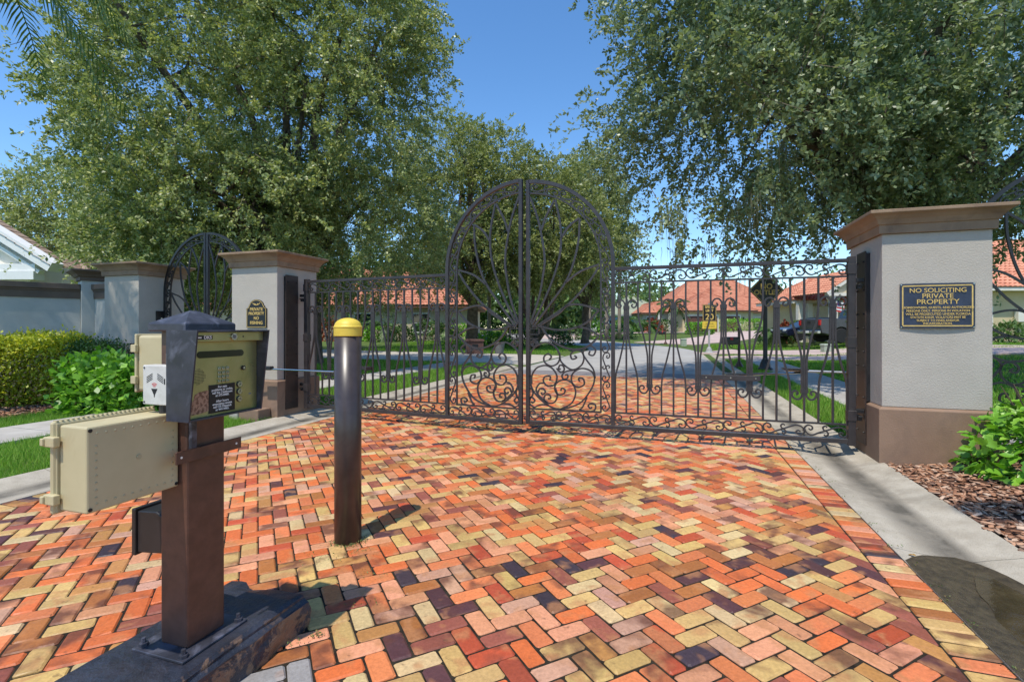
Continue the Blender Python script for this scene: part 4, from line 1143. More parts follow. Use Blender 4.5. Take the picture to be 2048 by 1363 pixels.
# oak on the right with moss
RT, RTP = tree('oak_tree', 'dark glossy oak with hanging grey moss above the plaque pillar', (10.6, 13.2, 0.35),
     [(-1.6, -1.8, 8.2, 5.6, 4.2, 4.4), (-5.0, -1.6, 6.0, 3.6, 3.2, 3.2), (-4.6, -1.2, 9.4, 3.8, 3.4, 3.6), (1.8, -1.6, 6.6, 4.2, 3.8, 3.6), (-4.4, -1.8, 5.3, 3.0, 2.6, 1.4), (-0.6, -2.4, 4.9, 3.0, 2.4, 1.6), (-1.2, 0.4, 11.2, 4.6, 3.8, 3.0), (3.4, 0.2, 9.6, 4.2, 4.0, 4.2)],
     6200, 52, 0.106, L_oakd, 0.45, 2.9, seed=11, gap=-0.26, nlimb=13, droop=0.35, sprout=0.08, leafw=0.26)
# Spanish moss strands under the right oak
mv, mf = [], []
rdm = random.Random(5)
low = [p for p in RTP if p[2] < 4.6]
for i in range(46):
    c = low[rdm.randrange(len(low))]
    for s in range(26):
        x, y, z = c[0] + rdm.gauss(0, 0.13), c[1] + rdm.gauss(0, 0.13), c[2] + rdm.uniform(-0.1, 0.15)
        ln = rdm.uniform(0.25, 0.95); seg = 4
        ang = rdm.random() * PI; dx, dy = math.cos(ang) * 0.007, math.sin(ang) * 0.007
        b = len(mv)
        for k in range(seg + 1):
            ww = 1 - 0.75 * k / seg
            jx, jy = rdm.gauss(0, 0.012), rdm.gauss(0, 0.012)
            mv += [(x + jx - dx * ww, y + jy - dy * ww, z - ln * k / seg), (x + jx + dx * ww, y + jy + dy * ww, z - ln * k / seg)]
        for k in range(seg):
            mf.append((b + 2 * k, b + 2 * k + 1, b + 2 * k + 3, b + 2 * k + 2))
M_moss = leafmat('moss_grey', [(120, 120, 96), (140, 140, 116), (104, 104, 84)], 0.9, 0.3, 0.1)
tag(obj('moss', npmesh('moss', np.array(mv), np.array(mf)), M_moss, RT), kind='stuff')
# trees in the middle distance
tree('oak_tree', 'thick-trunked oak on the lawn seen through the left gate arch', (-2.5, 30.5, 0.3),
     [(-0.3, -1.5, 8.0, 4.0, 3.6, 4.6), (-1.6, -1.0, 11.0, 2.6, 2.6, 2.8), (1.4, -1.5, 9.6, 2.8, 2.6, 3.0), (-2.8, -1.0, 6.5, 2.6, 2.4, 2.6), (1.0, -1.8, 5.2, 3.2, 2.6, 1.8)],
     2550, 30, 0.17, L_mid, 0.38, 2.6, seed=21, gap=-0.25, twig_len=0.9)
tree('oak_tree', 'spreading multi-stemmed tree seen through the gate centre', (1.4, 31.5, 0.3),
     [(0.2, -1.0, 7.6, 3.4, 3.2, 4.0), (2.0, -0.6, 7.2, 2.6, 2.6, 3.2), (-1.8, -0.6, 7.0, 2.6, 2.4, 2.8), (0.8, -1.0, 4.9, 3.2, 2.6, 1.4)],
     2250, 30, 0.17, L_mid, 0.17, 2.2, seed=22, gap=-0.25, twig_len=0.9, trunks=4, spread=0.55)
tree('oak_tree', 'rounded olive-green tree right of the gate arch behind the street', (5.4, 37, 0.4),
     [(0, -0.5, 9.0, 3.0, 3.0, 4.6), (-1.6, 0, 7.0, 2.4, 2.4, 3.0), (1.2, 0, 6.5, 2.6, 2.4, 3.4), (0.4, -0.6, 11.6, 1.9, 1.9, 2.4)],
     1950, 30, 0.19, L_mid, 0.3, 2.8, seed=23, gap=-0.25, twig_len=1.0)
tree('oak_tree', 'feathery dark tree behind the boundary wall at the far left', (-21.5, 26, 0.2),
     [(0, 0, 6.0, 3.4, 3.0, 3.0), (-2.6, 0.3, 7.2, 2.2, 2.2, 2.6), (2.6, -0.5, 5.2, 2.8, 2.6, 2.2), (-4.0, 0.5, 5.2, 2.0, 2.0, 2.0), (5.5, -0.5, 4.6, 2.6, 2.6, 2.0)],
     2250, 30, 0.16, L_oak, 0.3, 2.4, seed=24, gap=-0.25, twig_len=1.0)
tree('oak_tree', 'leafy tree behind the small arched gate, beyond the left lawn', (-14.0, 27, 0.3),
     [(0, 0, 5.0, 4.0, 3.0, 2.4), (-3.0, 0.5, 4.2, 2.6, 2.4, 1.8), (4.0, 0.0, 5.4, 3.2, 3.0, 2.4)],
     1650, 30, 0.17, L_far, 0.3, 2.2, seed=25, gap=-0.25, twig_len=1.0)
# far wood behind the houses: one mass
def far_wood():
    rg = np.random.default_rng(31)
    Cs = []
    for i in range(150):
        a_ = rg.uniform(-1.0, 0.98)
        Z = rg.uniform(92, 130) if a_ > 0.16 else rg.uniform(58, 96)
        X = a_ * Z
        h = (rg.uniform(9.5, 15.5) if a_ > 0.16 else rg.uniform(8, 13))
        if 0.27 < a_ < 0.36: h *= 0.82
        if a_ > 0.36: h *= 0.80
        n = 520
        d = unit(rg.normal(size=(n, 3))); r_ = (0.5 + 0.5 * rg.random(n))[:, None]
        c = np.array([X, Z, h * 0.52]) + d * r_ * np.array([h * 0.40, h * 0.36, h * 0.50]) * (1 + 0.25 * np.sin(d * 5 + i))
        Cs.append(c)
    C = np.concatenate(Cs)
    n = len(C)
    V, F = leaf_quads(C, rg.normal(size=(n, 3)), rg.normal(size=(n, 3)) + np.array([0, -0.5, 0.6]), rg.uniform(0.7, 1.3, n), rg.uniform(0.16, 0.3, n))
    tag(obj('far_wood', npmesh('far_wood', V, F), L_far), 'green wood of mixed trees behind the far houses', 'wood', kind='stuff')
far_wood()

# hedges and shrubs
def shrub_leaves(shape, n, llen, rg, aspect=0.3, up=0.6, jit=0.05):
    """shape(k, rg) -> points, outward normals"""
    P, No = shape(n, rg)
    D = No * 0.7 + rg.normal(size=(n, 3)) * 0.55 + np.array([0, 0, 0.15])
    Nn = No * 0.6 + rg.normal(size=(n, 3)) * 0.4 + np.array([0, 0, up])
    LL = llen * (0.7 + 0.6 * rg.random(n))
    return leaf_quads(P + rg.normal(size=(n, 3)) * jit, D, Nn, LL, LL * aspect)
def box_shape(sx, sy, sz, depth=0.16, wob=0.05):
    def f(n, rg):
        ar = np.array([sx * sz, sx * sz, sy * sz, sy * sz, sx * sy * 1.3]); ar = ar / ar.sum()
        k = rg.choice(5, size=n, p=ar)
        u_ = rg.random(n) - 0.5; v_ = rg.random(n)
        P = np.zeros((n, 3)); No = np.zeros((n, 3))
        for q, (ax, sg_) in enumerate((('y', -1), ('y', 1), ('x', -1), ('x', 1), ('z', 1))):
            s = k == q
            if ax == 'y': P[s] = np.stack([u_[s] * sx, np.full(s.sum(), sg_ * sy / 2), v_[s] * sz], 1); No[s] = (0, sg_, 0.15)
            elif ax == 'x': P[s] = np.stack([np.full(s.sum(), sg_ * sx / 2), u_[s] * sy, v_[s] * sz], 1); No[s] = (sg_, 0, 0.15)
            else: P[s] = np.stack([u_[s] * sx, (v_[s] - 0.5) * sy, np.full(s.sum(), sz)], 1); No[s] = (0, 0, 1)
        w = np.array([mnoise.noise(Vector(p) * 2.4) for p in P])
        P = P + No * (w * wob * 2)[:, None] - No * (rg.random(n) ** 2 * depth)[:, None]
        # round the top edges
        e = np.clip((P[:, 2] - sz * 0.86) / (sz * 0.14), 0, 1)
        P[:, 0] *= 1 - 0.05 * e; P[:, 1] *= 1 - 0.12 * e
        return P, No
    return f
def dome_shape(rx, ry, rz, depth=0.35):
    def f(n, rg):
        d = unit(rg.normal(size=(n, 3))); d[:, 2] = np.abs(d[:, 2]) * 1.0 - 0.12
        w = np.array([mnoise.noise(Vector(p) * 2.6) for p in d])
        r_ = (1 - depth * rg.random(n) ** 1.6) * (1 + 0.16 * w)
        P = d * np.array([rx, ry, rz]) * r_[:, None]
        P[:, 2] = np.maximum(P[:, 2] + 0.05, 0.02)
        return P, unit(d)
    return f
M_twig = mat('twig_brown', (70, 58, 44), (92, 78, 60), 8, 0.9)
def shrub(name, label, loc, rz, shape, n, llen, lm, stems, seed, cat='hedge', group=None, aspect=0.3, core=None, jit=0.05):
    rg = np.random.default_rng(seed); rd = random.Random(seed)
    t = thing(name, label, cat, loc, rz, group)
    V, F = shrub_leaves(shape, n, llen, rg, aspect, jit=jit)
    tag(obj('foliage', npmesh('foliage', V, F), lm, t), kind='stuff')
    mb = MB(); sx, sy, sz = stems
    for i in range(26):
        x, y = rd.uniform(-.38, .38) * sx, rd.uniform(-.35, .35) * sy
        mb.tube([(x * 0.8, y * 0.8, -0.05), (x + rd.uniform(-.05, .05), y + rd.uniform(-.05, .05), sz * 0.45), (x * 1.1 + rd.uniform(-.12, .12), y * 1.1 + rd.uniform(-.12, .12), sz * 0.85)], [0.014, 0.010, 0.004], 4)
    mb.build('stems', M_twig, t)['kind'] = 'stuff'
    return t
L_gold = leafmat('golden_leaves', [(206, 208, 64), (186, 196, 60), (150, 168, 54), (220, 214, 80), (124, 142, 50)], 0.45, 0.38)
L_hedge = leafmat('hedge_leaves', [(52, 84, 36), (66, 102, 42), (82, 118, 50), (46, 72, 32)], 0.42, 0.25)
L_lime = leafmat('lime_leaves', [(112, 166, 48), (130, 184, 56), (148, 196, 68), (98, 148, 44), (82, 130, 40)], 0.40, 0.32)
hd = math.atan2(0.724, 0.69)
shrub('golden_hedge', 'clipped golden-green hedge along the boundary wall at the left', (-8.75, 8.0, 0.03), hd, box_shape(3.0, 0.85, 1.12, 0.26, 0.05), 36000, 0.058, L_gold, (3.0, 0.85, 1.1), 41, aspect=0.3)
shrub('boxy_hedge', 'small dark green hedge in front of the streaked pillar', (-7.05, 8.55, 0.03), A, box_shape(0.75, 0.5, 1.04, 0.2, 0.05), 7000, 0.042, L_hedge, (0.75, 0.5, 1.0), 42)
shrub('leafy_shrub', 'low bright green leafy shrub behind the beige utility box', (-6.15, 7.85, 0.02), A, box_shape(1.5, 0.85, 0.80, 0.3, 0.08), 5200, 0.105, L_lime, (1.5, 0.85, 0.75), 43, cat='shrub', aspect=0.36, jit=0.06)
# foreground bush at the right edge with leaves one can tell apart
def lobed_leaf(L):
    pr_ = [(0, 0), (0.20, 0.16), (0.34, 0.40), (0.20, 0.50), (0.24, 0.74), (0.0, 1.0), (-0.24, 0.74), (-0.20, 0.50), (-0.34, 0.40), (-0.20, 0.16)]
    vs = [(x * L, y * L, 0.10 * L * (abs(x) / 0.34) - 0.22 * L * y * y) for x, y in pr_] + [(0, 0.5 * L, -0.055 * L)]
    fs = [(10, i, (i + 1) % 10) for i in range(10)]
    return MB().add(vs, fs).mesh('leaf', smooth=True, fix=False)
FB = thing('leafy_bush', 'bright green broad-leaved bush at the right edge in the mulch bed', 'bush', (4.86, 4.28, 0.02))
def bush_leaf_mat():
    m, t, p, o = newmat('bush_leaf')
    oi = t.nodes.new('ShaderNodeObjectInfo')
    c = ramp(t, oi.outputs['Random'], [(0.0, s2l((74, 118, 38))), (0.4, s2l((104, 156, 44))), (0.8, s2l((130, 180, 58))), (1.0, s2l((152, 190, 70)))])
    t.links.new(c, p.inputs['Base Color']); p.inputs['Roughness'].default_value = 0.36
    tr = t.nodes.new('ShaderNodeBsdfTranslucent'); t.links.new(mixc(t, 1.0, c, (1.2, 1.35, 0.45, 1), 'MULTIPLY'), tr.inputs[0])
    mx = t.nodes.new('ShaderNodeMixShader'); mx.inputs[0].default_value = 0.3
    t.links.new(p.outputs[0], mx.inputs[1]); t.links.new(tr.outputs[0], mx.inputs[2]); t.links.new(mx.outputs[0], o.inputs[0])
    return m
M_bl = bush_leaf_mat()
lvar = [lobed_leaf(s) for s in (0.085, 0.105, 0.125)]
for me in lvar: me.materials.append(M_bl)
rgb_ = np.random.default_rng(51)
Pb, Nb = dome_shape(0.86, 0.66, 0.80, 0.34)(1250, rgb_)
Pb[:, 2] = np.maximum(Pb[:, 2], 0.10)
cu_ = [(Vector(p), Vector(n)) for p, n in zip(Pb, Nb)]
cl = sorted(range(len(cu_)), key=lambda i: (cu_[i][0].y + 0.8 * cu_[i][0].x - 0.3 * cu_[i][0].length))
single = set(cl[:290])
restV, restF = [], []
for i, (p, n) in enumerate(cu_):
    dr = (n * 0.7 + Vector(rgb_.normal(size=3)) * 0.45 + Vector((0, 0, -0.15))).normalized()
    nn = (Vector((0, 0, 1)) * 0.8 + n * 0.5 + Vector(rgb_.normal(size=3)) * 0.35)
    nn = (nn - dr * nn.dot(dr)).normalized()
    x = dr.cross(nn)
    Mx = Matrix(((x.x, dr.x, nn.x, p.x), (x.y, dr.y, nn.y, p.y), (x.z, dr.z, nn.z, p.z), (0, 0, 0, 1)))
    me = lvar[int(rgb_.integers(3))]
    if i in single:
        o = bpy.data.objects.new('leaf', me); col.objects.link(o); o.parent = FB; o.matrix_local = Mx
    else:
        b = len(restV)
        restV += [tuple(Mx @ v.co) for v in me.vertices]; restF += [tuple(b + k for k in pl.vertices) for pl in me.polygons]
tag(obj('inner_leaves', npmesh('inner_leaves', np.array(restV), np.array(restF)), L_lime, FB), kind='stuff')
mb = MB(); rdb = random.Random(6)
for i in range(16):
    a_ = rdb.random() * 2 * PI; r_ = rdb.uniform(0.1, 0.6)
    mb.tube([(0.1 * math.cos(a_), 0.1 * math.sin(a_), -0.05), (r_ * .6 * math.cos(a_), r_ * .6 * math.sin(a_), 0.4), (r_ * math.cos(a_), r_ * math.sin(a_), 0.8)], [0.012, 0.009, 0.004], 5)
mb.build('stems', M_twig, FB)['kind'] = 'stuff'
MB().tube([(0.1, 0, -0.1), (0.12, 0.02, 0.1), (0.1, 0.05, 0.4)], [0.03, 0.026, 0.018], 6).build('stem', M_twig, FB)

# palms: trunk and separate fronds
def frond_mesh(L=2.6, n=44, droop=0.9, w=0.5, seed=0, up=0.35, lw=0.022):
    rd = random.Random(seed)
    mb = MB()
    pts = [(L * t_ * (1 - 0.18 * t_ * t_), 0, L * (up * t_ - droop * t_ * t_)) for t_ in np.linspace(0, 1, 14)]
    mb.tube(pts, list(np.linspace(0.022, 0.004, 14)), 4)
    for i in range(n):
        t_ = 0.10 + 0.89 * i / n
        k = t_ * 13; j = min(int(k), 12); p = Vector(pts[j]).lerp(Vector(pts[j + 1]), k - j)
        tg = (Vector(pts[j + 1]) - Vector(pts[j])).normalized()
        ll = w * (math.sin(PI * min(1, t_ * 0.92 + 0.1)) ** 0.6) * rd.uniform(0.85, 1.1)
        for s_ in (-1, 1):
            d = (Vector((0, s_, 0)) + tg * 0.75 + Vector((0, 0, -0.28 + rd.uniform(-0.15, 0.15)))).normalized()
            q = tg * lw
            e = p + d * ll + Vector((0, 0, -ll * 0.22))
            m_ = p + d * ll * 0.5
            mb.add([p - q * 0.6, p + q * 0.6, m_ + q, e, m_ - q], [(0, 1, 2, 3, 4)])
    return mb.mesh('frond', fix=False)
L_palm = leafmat('palm_leaves', [(74, 104, 50), (92, 122, 58), (60, 88, 44)], 0.42, 0.2)
M_palmg = mat('palm_green', (74, 104, 50), (96, 124, 58), 4, 0.45)
def palm(name, label, loc, h, L, nfr, seed, trunk_r=0.16, droop=0.9, w=0.5, lean=(0, 0), group=None, n=44, lw=0.022):
    rd = random.Random(seed)
    t = thing(name, label, 'palm', loc, 0, group)
    pts = [(lean[0] * (k / 8) ** 2, lean[1] * (k / 8) ** 2, h * k / 8 - (0.15 if k == 0 else 0)) for k in range(9)]
    MB().tube(pts, [trunk_r * 1.25] + [trunk_r] * 7 + [trunk_r * 1.1], 10).build('trunk', M_palmbark, t, smooth=True)
    ms = [frond_mesh(L, n, droop * q, w, seed + i, up, lw) for i, (q, up) in enumerate(((1.0, 0.35), (0.75, 0.7), (1.15, 0.05)))]
    for me in ms: me.materials.append(L_palm)
    for i in range(nfr):
        o = bpy.data.objects.new('frond', ms[i % 3]); col.objects.link(o); o.parent = t
        o.location = (lean[0], lean[1], h - 0.05 * (i % 3))
        o.rotation_euler = (rd.uniform(-0.15, 0.15), rd.uniform(-0.2, 0.15), i * 2.399 + rd.uniform(-0.2, 0.2))
    return t
palm('palm_tree', 'palm whose fronds hang into the upper left picture corner', (-8.35, 6.9, 0.05), 7.5, 3.2, 13, 61, droop=1.0)
palm('palm_tree', 'palm in the right mulch bed shading it, above the frame', (3.35, -0.4, 0.05), 7.2, 2.3, 18, 62)
palm('palm_tree', 'small feathery palm in front of the orange tiled house', (19.2, 60, 0.5), 3.6, 2.6, 16, 63, 0.13, 0.8, 0.6, n=26, lw=0.05)
palm('palm_tree', 'low palm clump left of the small feathery palm', (17.0, 62, 0.5), 1.3, 1.9, 12, 64, 0.12, 0.7, 0.5, n=22, lw=0.05)
palm('palm_tree', 'slim grey-trunked palm beside the thick oak trunk', (-1.55, 34, 0.4), 6.4, 2.3, 12, 65, 0.13, 0.8, 0.5, n=24, lw=0.04)
palm('palm_tree', 'tall thin palm trunk left of the blue house', (7.6, 49, 0.5), 8.5, 2.4, 12, 66, 0.16, n=22, lw=0.05)
palm('palm_tree', 'orange-tinged palm trunk right of the gate centre behind the lawn', (8.9, 47, 0.5), 8.0, 2.4, 12, 67, 0.16, n=22, lw=0.05)
palm('palm_tree', 'pale palm trunk nearest the blue house', (10.2, 47.5, 0.5), 9.0, 2.4, 12, 68, 0.16, n=22, lw=0.05)
palm('palm_tree', 'bushy low palm by the pale house wing', (12.4, 54, 0.6), 1.6, 2.2, 13, 69, 0.14, 0.7, 0.5, n=22, lw=0.05)
palm('palm_tree', 'young palm in front of the tan wall left of the truck', (17.4, 33.2, 0.5), 0.6, 1.6, 13, 70, 0.10, 0.8, 0.4, n=24, lw=0.03)
palm('palm_tree', 'taller young palm behind the grey truck', (20.6, 34.2, 0.5), 1.2, 1.7, 13, 71, 0.10, 0.8, 0.4, n=24, lw=0.03)
palm('palm_tree', 'green palm fronds against the left house wall behind the bollard', (-9.6, 37.5, 0.6), 0.9, 1.9, 13, 72, 0.12, 0.7, 0.45, n=22, lw=0.035)
palm('palm_tree', 'small palm by the lawn behind the left gate arch', (-4.8, 36.5, 0.6), 0.8, 1.8, 13, 73, 0.12, 0.7, 0.45, n=22, lw=0.035)

# lawn grass blades
def grass(areas, seed=81):
    rg = np.random.default_rng(seed)
    Ps, Hs, Ws = [], [], []
    for (u0, u1, v0, v1, dens, h) in areas:
        n = int((u1 - u0) * (v1 - v0) * dens)
        u_ = rg.uniform(u0, u1, n); v_ = rg.uniform(v0, v1, n)
        x = GX + u_ * CU - v_ * SU; y = GY + u_ * SU + v_ * CU
        z = H(u_, v_) - 0.03
        Ps.append(np.stack([x, y, z], 1)); Hs.append(h * rg.uniform(0.6, 1.25, n)); Ws.append(np.full(n, 0.0035 if dens > 2000 else (0.006 if dens > 700 else 0.014)))
    P = np.concatenate(Ps); h = np.concatenate(Hs)[:, None]; w = np.concatenate(Ws)[:, None]
    n = len(P)
    a_ = rg.uniform(0, 2 * PI, n)
    s = np.stack([np.cos(a_), np.sin(a_), np.zeros(n)], 1) * w
    b_ = rg.uniform(0, 2 * PI, n)
    lean = np.stack([np.cos(b_), np.sin(b_), np.zeros(n)], 1) * h * rg.uniform(0.1, 0.75, n)[:, None]
    tip = P + lean + np.array([0, 0, 1]) * h
    V = np.stack([P - s, P + s, tip], 1).reshape(-1, 3)
    return npmesh('lawn_grass', V, np.arange(3 * n).reshape(-1, 3))
L_grass = leafmat('grass_blades', [(104, 150, 50), (124, 172, 58), (146, 188, 72), (92, 134, 46), (164, 190, 90)], 0.5, 0.4, 0.3)
GA = [(-5.34, -3.84, -5.0, 0.0, 4200, 0.085), (-7.4, -6.46, -4.0, 0.0, 3200, 0.085), (-5.33, -3.82, 0.9, 11.0, 1300, 0.10), (-14, -6.47, 1.0, 11.5, 420, 0.10), (3.84, 4.53, 0.7, 17.0, 1500, 0.11),
      (5.72, 9, 0.8, 16.2, 520, 0.10), (9, 20, 5, 15, 160, 0.10), (3.9, 16, 19.6, 20.3, 400, 0.1), (4.2, 9, 26.5, 36, 140, 0.12), (-16, -4.2, 18.4, 30, 160, 0.12), (9, 20, 22.5, 30, 120, 0.1)]
tag(obj('lawn_grass', grass(GA), L_grass), 'short bright green lawn grass on both sides of the drive', 'grass', kind='stuff')
# weeds in the brick joints
def weeds(spots, seed):
    rg = np.random.default_rng(seed); C, D = [], []
    for (x, y, r_, n) in spots:
        p = np.array([x, y, 0.0]) + np.stack([rg.normal(0, r_, n), rg.normal(0, r_ * 0.6, n), rg.uniform(0.0, 0.012, n)], 1)
        C.append(p); D.append(np.stack([rg.normal(0, 1, n), rg.normal(0, 1, n), rg.uniform(0.2, 1.0, n)], 1))
    C = np.concatenate(C); D = np.concatenate(D); n = len(C)
    V, F = leaf_quads(C, D, rg.normal(size=(n, 3)) + np.array([0, 0, 1.5]), rg.uniform(0.006, 0.016, n), rg.uniform(0.002, 0.004, n))
    return npmesh('joint_weeds', V, F)
L_weed = leafmat('weed_leaves', [(84, 110, 48), (110, 128, 64), (120, 100, 60)], 0.6, 0.2)
sp_ = [(-1.045 + 0.10 * math.cos(a_), 3.185 + 0.10 * math.sin(a_), 0.025, 26) for a_ in np.linspace(-2.6, 0.3, 8)] + [(-0.93, 3.02, 0.05, 40), (-1.12, 2.93, 0.07, 40), (-0.85, 2.2, 0.02, 40), (-0.93, 2.15, 0.05, 30), (-0.80, 2.75, 0.05, 20), (-0.72, 2.45, 0.05, 18)]
for i in range(26):
    w_ = W(3.118, -4.5 + i * 0.22 + random.uniform(-.1, .1)); sp_.append((w_.x, w_.y, 0.025, 12))
for i in range(20):
    w_ = W(3.84, -4.5 + i * 0.25 + random.uniform(-.1, .1)); sp_.append((w_.x, w_.y, 0.03, 10))
tag(obj('joint_weeds', weeds(sp_, 91), L_weed), 'tiny weeds growing in brick joints round the bollard and along the kerb', 'weeds', kind='stuff')
# mulch beds: base sheet and chips
def mulch(name, label, polys, dens, seed):
    rg = np.random.default_rng(seed)
    mb = MB()
    chipsV, chipsF = [], []
    unitb = np.array([(-1, -1, -1), (1, -1, -1), (1, 1, -1), (-1, 1, -1), (-.8, -1, 1), (.9, -1, 1), (1, .8, 1), (-1, 1, 1)], float) * 0.5
    fb = np.array([(3, 2, 1, 0), (4, 5, 6, 7), (0, 1, 5, 4), (1, 2, 6, 5), (2, 3, 7, 6), (3, 0, 4, 7)])
    b = 0
    for (u0, u1, v0, v1) in polys:
        nx, ny = max(2, int((u1 - u0) / 0.25)), max(2, int((v1 - v0) / 0.25))
        rings = [[W(u0 + (u1 - u0) * i / nx, v0 + (v1 - v0) * j / ny, float(H(u0 + (u1 - u0) * i / nx, v0 + (v1 - v0) * j / ny)) + 0.004 + (0.022 * random.random() if 0 < i < nx and 0 < j < ny else 0)) for j in range(ny + 1)] for i in range(nx + 1)]
        mb.loft(rings, cap=False, closed=False)
        n = int((u1 - u0) * (v1 - v0) * dens)
        u_, v_ = rg.uniform(u0, u1, n), rg.uniform(v0, v1, n)
        P = np.stack([GX + u_ * CU - v_ * SU, GY + u_ * SU + v_ * CU, H(u_, v_) + rg.uniform(0.010, 0.040, n)], 1)
        L_ = rg.uniform(0.025, 0.075, n); Wd = rg.uniform(0.012, 0.028, n); T = rg.uniform(0.004, 0.010, n)
        q = rg.normal(size=(n, 3)) * np.array([0.22, 0.22, 0]); yaw = rg.uniform(0, 2 * PI, n)
        cx, sx = np.cos(yaw), np.sin(yaw)
        loc = unitb[None] * np.stack([L_, Wd, T], 1)[:, None, :]
        x = loc[..., 0] * cx[:, None] - loc[..., 1] * sx[:, None]; y = loc[..., 0] * sx[:, None] + loc[..., 1] * cx[:, None]
        z = loc[..., 2] + x * q[:, :1] + y * q[:, 1:2]
        V = np.stack([x, y, z], -1) + P[:, None, :]
        chipsV.append(V.reshape(-1, 3)); chipsF.append((fb[None] + (b + np.arange(n) * 8)[:, None, None]).reshape(-1, 4)); b += n * 8
    o = mb.build(name, M_mulchbase); tag(o, kind='structure')
    ch = obj('bark_chips', npmesh('bark_chips', np.concatenate(chipsV), np.concatenate(chipsF)), L_chip, o); tag(ch, kind='stuff')
L_chip = leafmat('bark_chip', [(150, 106, 80), (174, 128, 98), (198, 156, 126), (122, 84, 64), (210, 180, 154), (104, 74, 60)], 0.9, 0.0, 0.2)
mulch('mulch_bed_right', '', [(3.80, 6.3, -5.6, -0.36), (4.71, 6.6, -0.36, 0.2)], 1100, 95)
mulch('mulch_bed_left', '', [(-10.6, -7.4, -2.6, 0.9), (-7.4, -6.46, 0.0, 0.9), (-5.34, -3.82, 0.0, 0.8)], 400, 96)
# fallen leaves in the gutter
for i, (u_, v_) in enumerate(((3.62, -4.9), (3.30, -4.2), (3.70, -3.9), (3.55, -3.3), (3.2, -2.6), (-3.5, -2.3))):
    me = lobed_leaf(0.045)
    o = obj('fallen_leaf', me, mat('dry_leaf', (168, 136, 56), (140, 92, 44), 30, 0.7), None, W(u_, v_, float(np.interp(u_ - 3.452 if u_ > 0 else -u_ - 3.452, [q[0] for q in GPR], [q[1] for q in GPR])) + 0.012), i * 1.7)
    tag(o, ['yellow fallen leaf on the right kerb near the puddle', 'fallen leaf at the brick edge of the right gutter', 'brown fallen leaf on the outer lip of the right gutter', 'small dry leaf in the right gutter near the plaque pillar',
            'fallen leaf by the soldier course bricks on the right', 'dry leaf in the left gutter beside the lawn'][i], 'leaf')
# ------------------------------------------------------------------ houses
M_tan = mat('tan_stucco', (196, 178, 136), (206, 188, 148), 1.2, 0.9, bs=0.2, bscale=30)
M_tan2 = mat('sand_stucco', (190, 178, 150), (200, 188, 160), 1.2, 0.9, bs=0.2, bscale=30)
M_blue = mat('blue_stucco', (142, 178, 192), (152, 188, 200), 1.2, 0.9)
M_cream = mat('cream_trim', (222, 216, 200), (230, 224, 210), 2, 0.8)
M_tileO = mat('orange_tile', (178, 110, 82), (198, 134, 104), 2.2, 0.8, bs=0.3, bscale=12, c3=(162, 96, 70), s3=0.8)
M_tileP = mat('pink_tile', (200, 132, 102), (216, 152, 120), 2.2, 0.8, bs=0.3, bscale=12, c3=(184, 114, 86), s3=0.8)
M_tileG = mat('sage_tile', (150, 156, 132), (166, 172, 148), 1.5, 0.85, bs=0.3, bscale=12, c3=(138, 142, 122), s3=0.8)
M_shingle = mat('brown_shingle', (140, 118, 100), (164, 142, 122), 6, 0.92, bs=0.5, bscale=20, c3=(122, 102, 88), s3=3)
M_fascia = mat('brown_fascia', (110, 74, 56), (122, 84, 64), 3, 0.7)
M_garage = mat('garage_brown', (98, 62, 50), (110, 72, 58), 3, 0.6)
def roof_slope(e0, e1, t0, t1, n, m, parent, wave=0.0, step=0.05, wl=0.3):
    e0, e1, t0, t1 = map(Vector, (e0, e1, t0, t1))
    nrm = (e1 - e0).cross((t0 + t1) / 2 - (e0 + e1) / 2).normalized()
    if nrm.z < 0: nrm = -nrm
    mb = MB()
    for k in range(n):
        a0, a1 = e0.lerp(t0, k / n), e1.lerp(t1, k / n)
        b0, b1 = e0.lerp(t0, (k + 1) / n), e1.lerp(t1, (k + 1) / n)
        q = max(1, int((a1 - a0).length / (wl / 4))) if wave else 1
        ra, rb, rc = [], [], []
        for i in range(q + 1):
            w = wave * abs(math.sin(PI * i / 4)) if wave else 0
            ra.append(a0.lerp(a1, i / q) - nrm * 0.01); rb.append(a0.lerp(a1, i / q) + nrm * (step + w)); rc.append(b0.lerp(b1, i / q) + nrm * (0.012 + w))
        mb.loft([ra, rb, rc], cap=False, closed=False)
    return mb.build('roof_slope', m, parent)
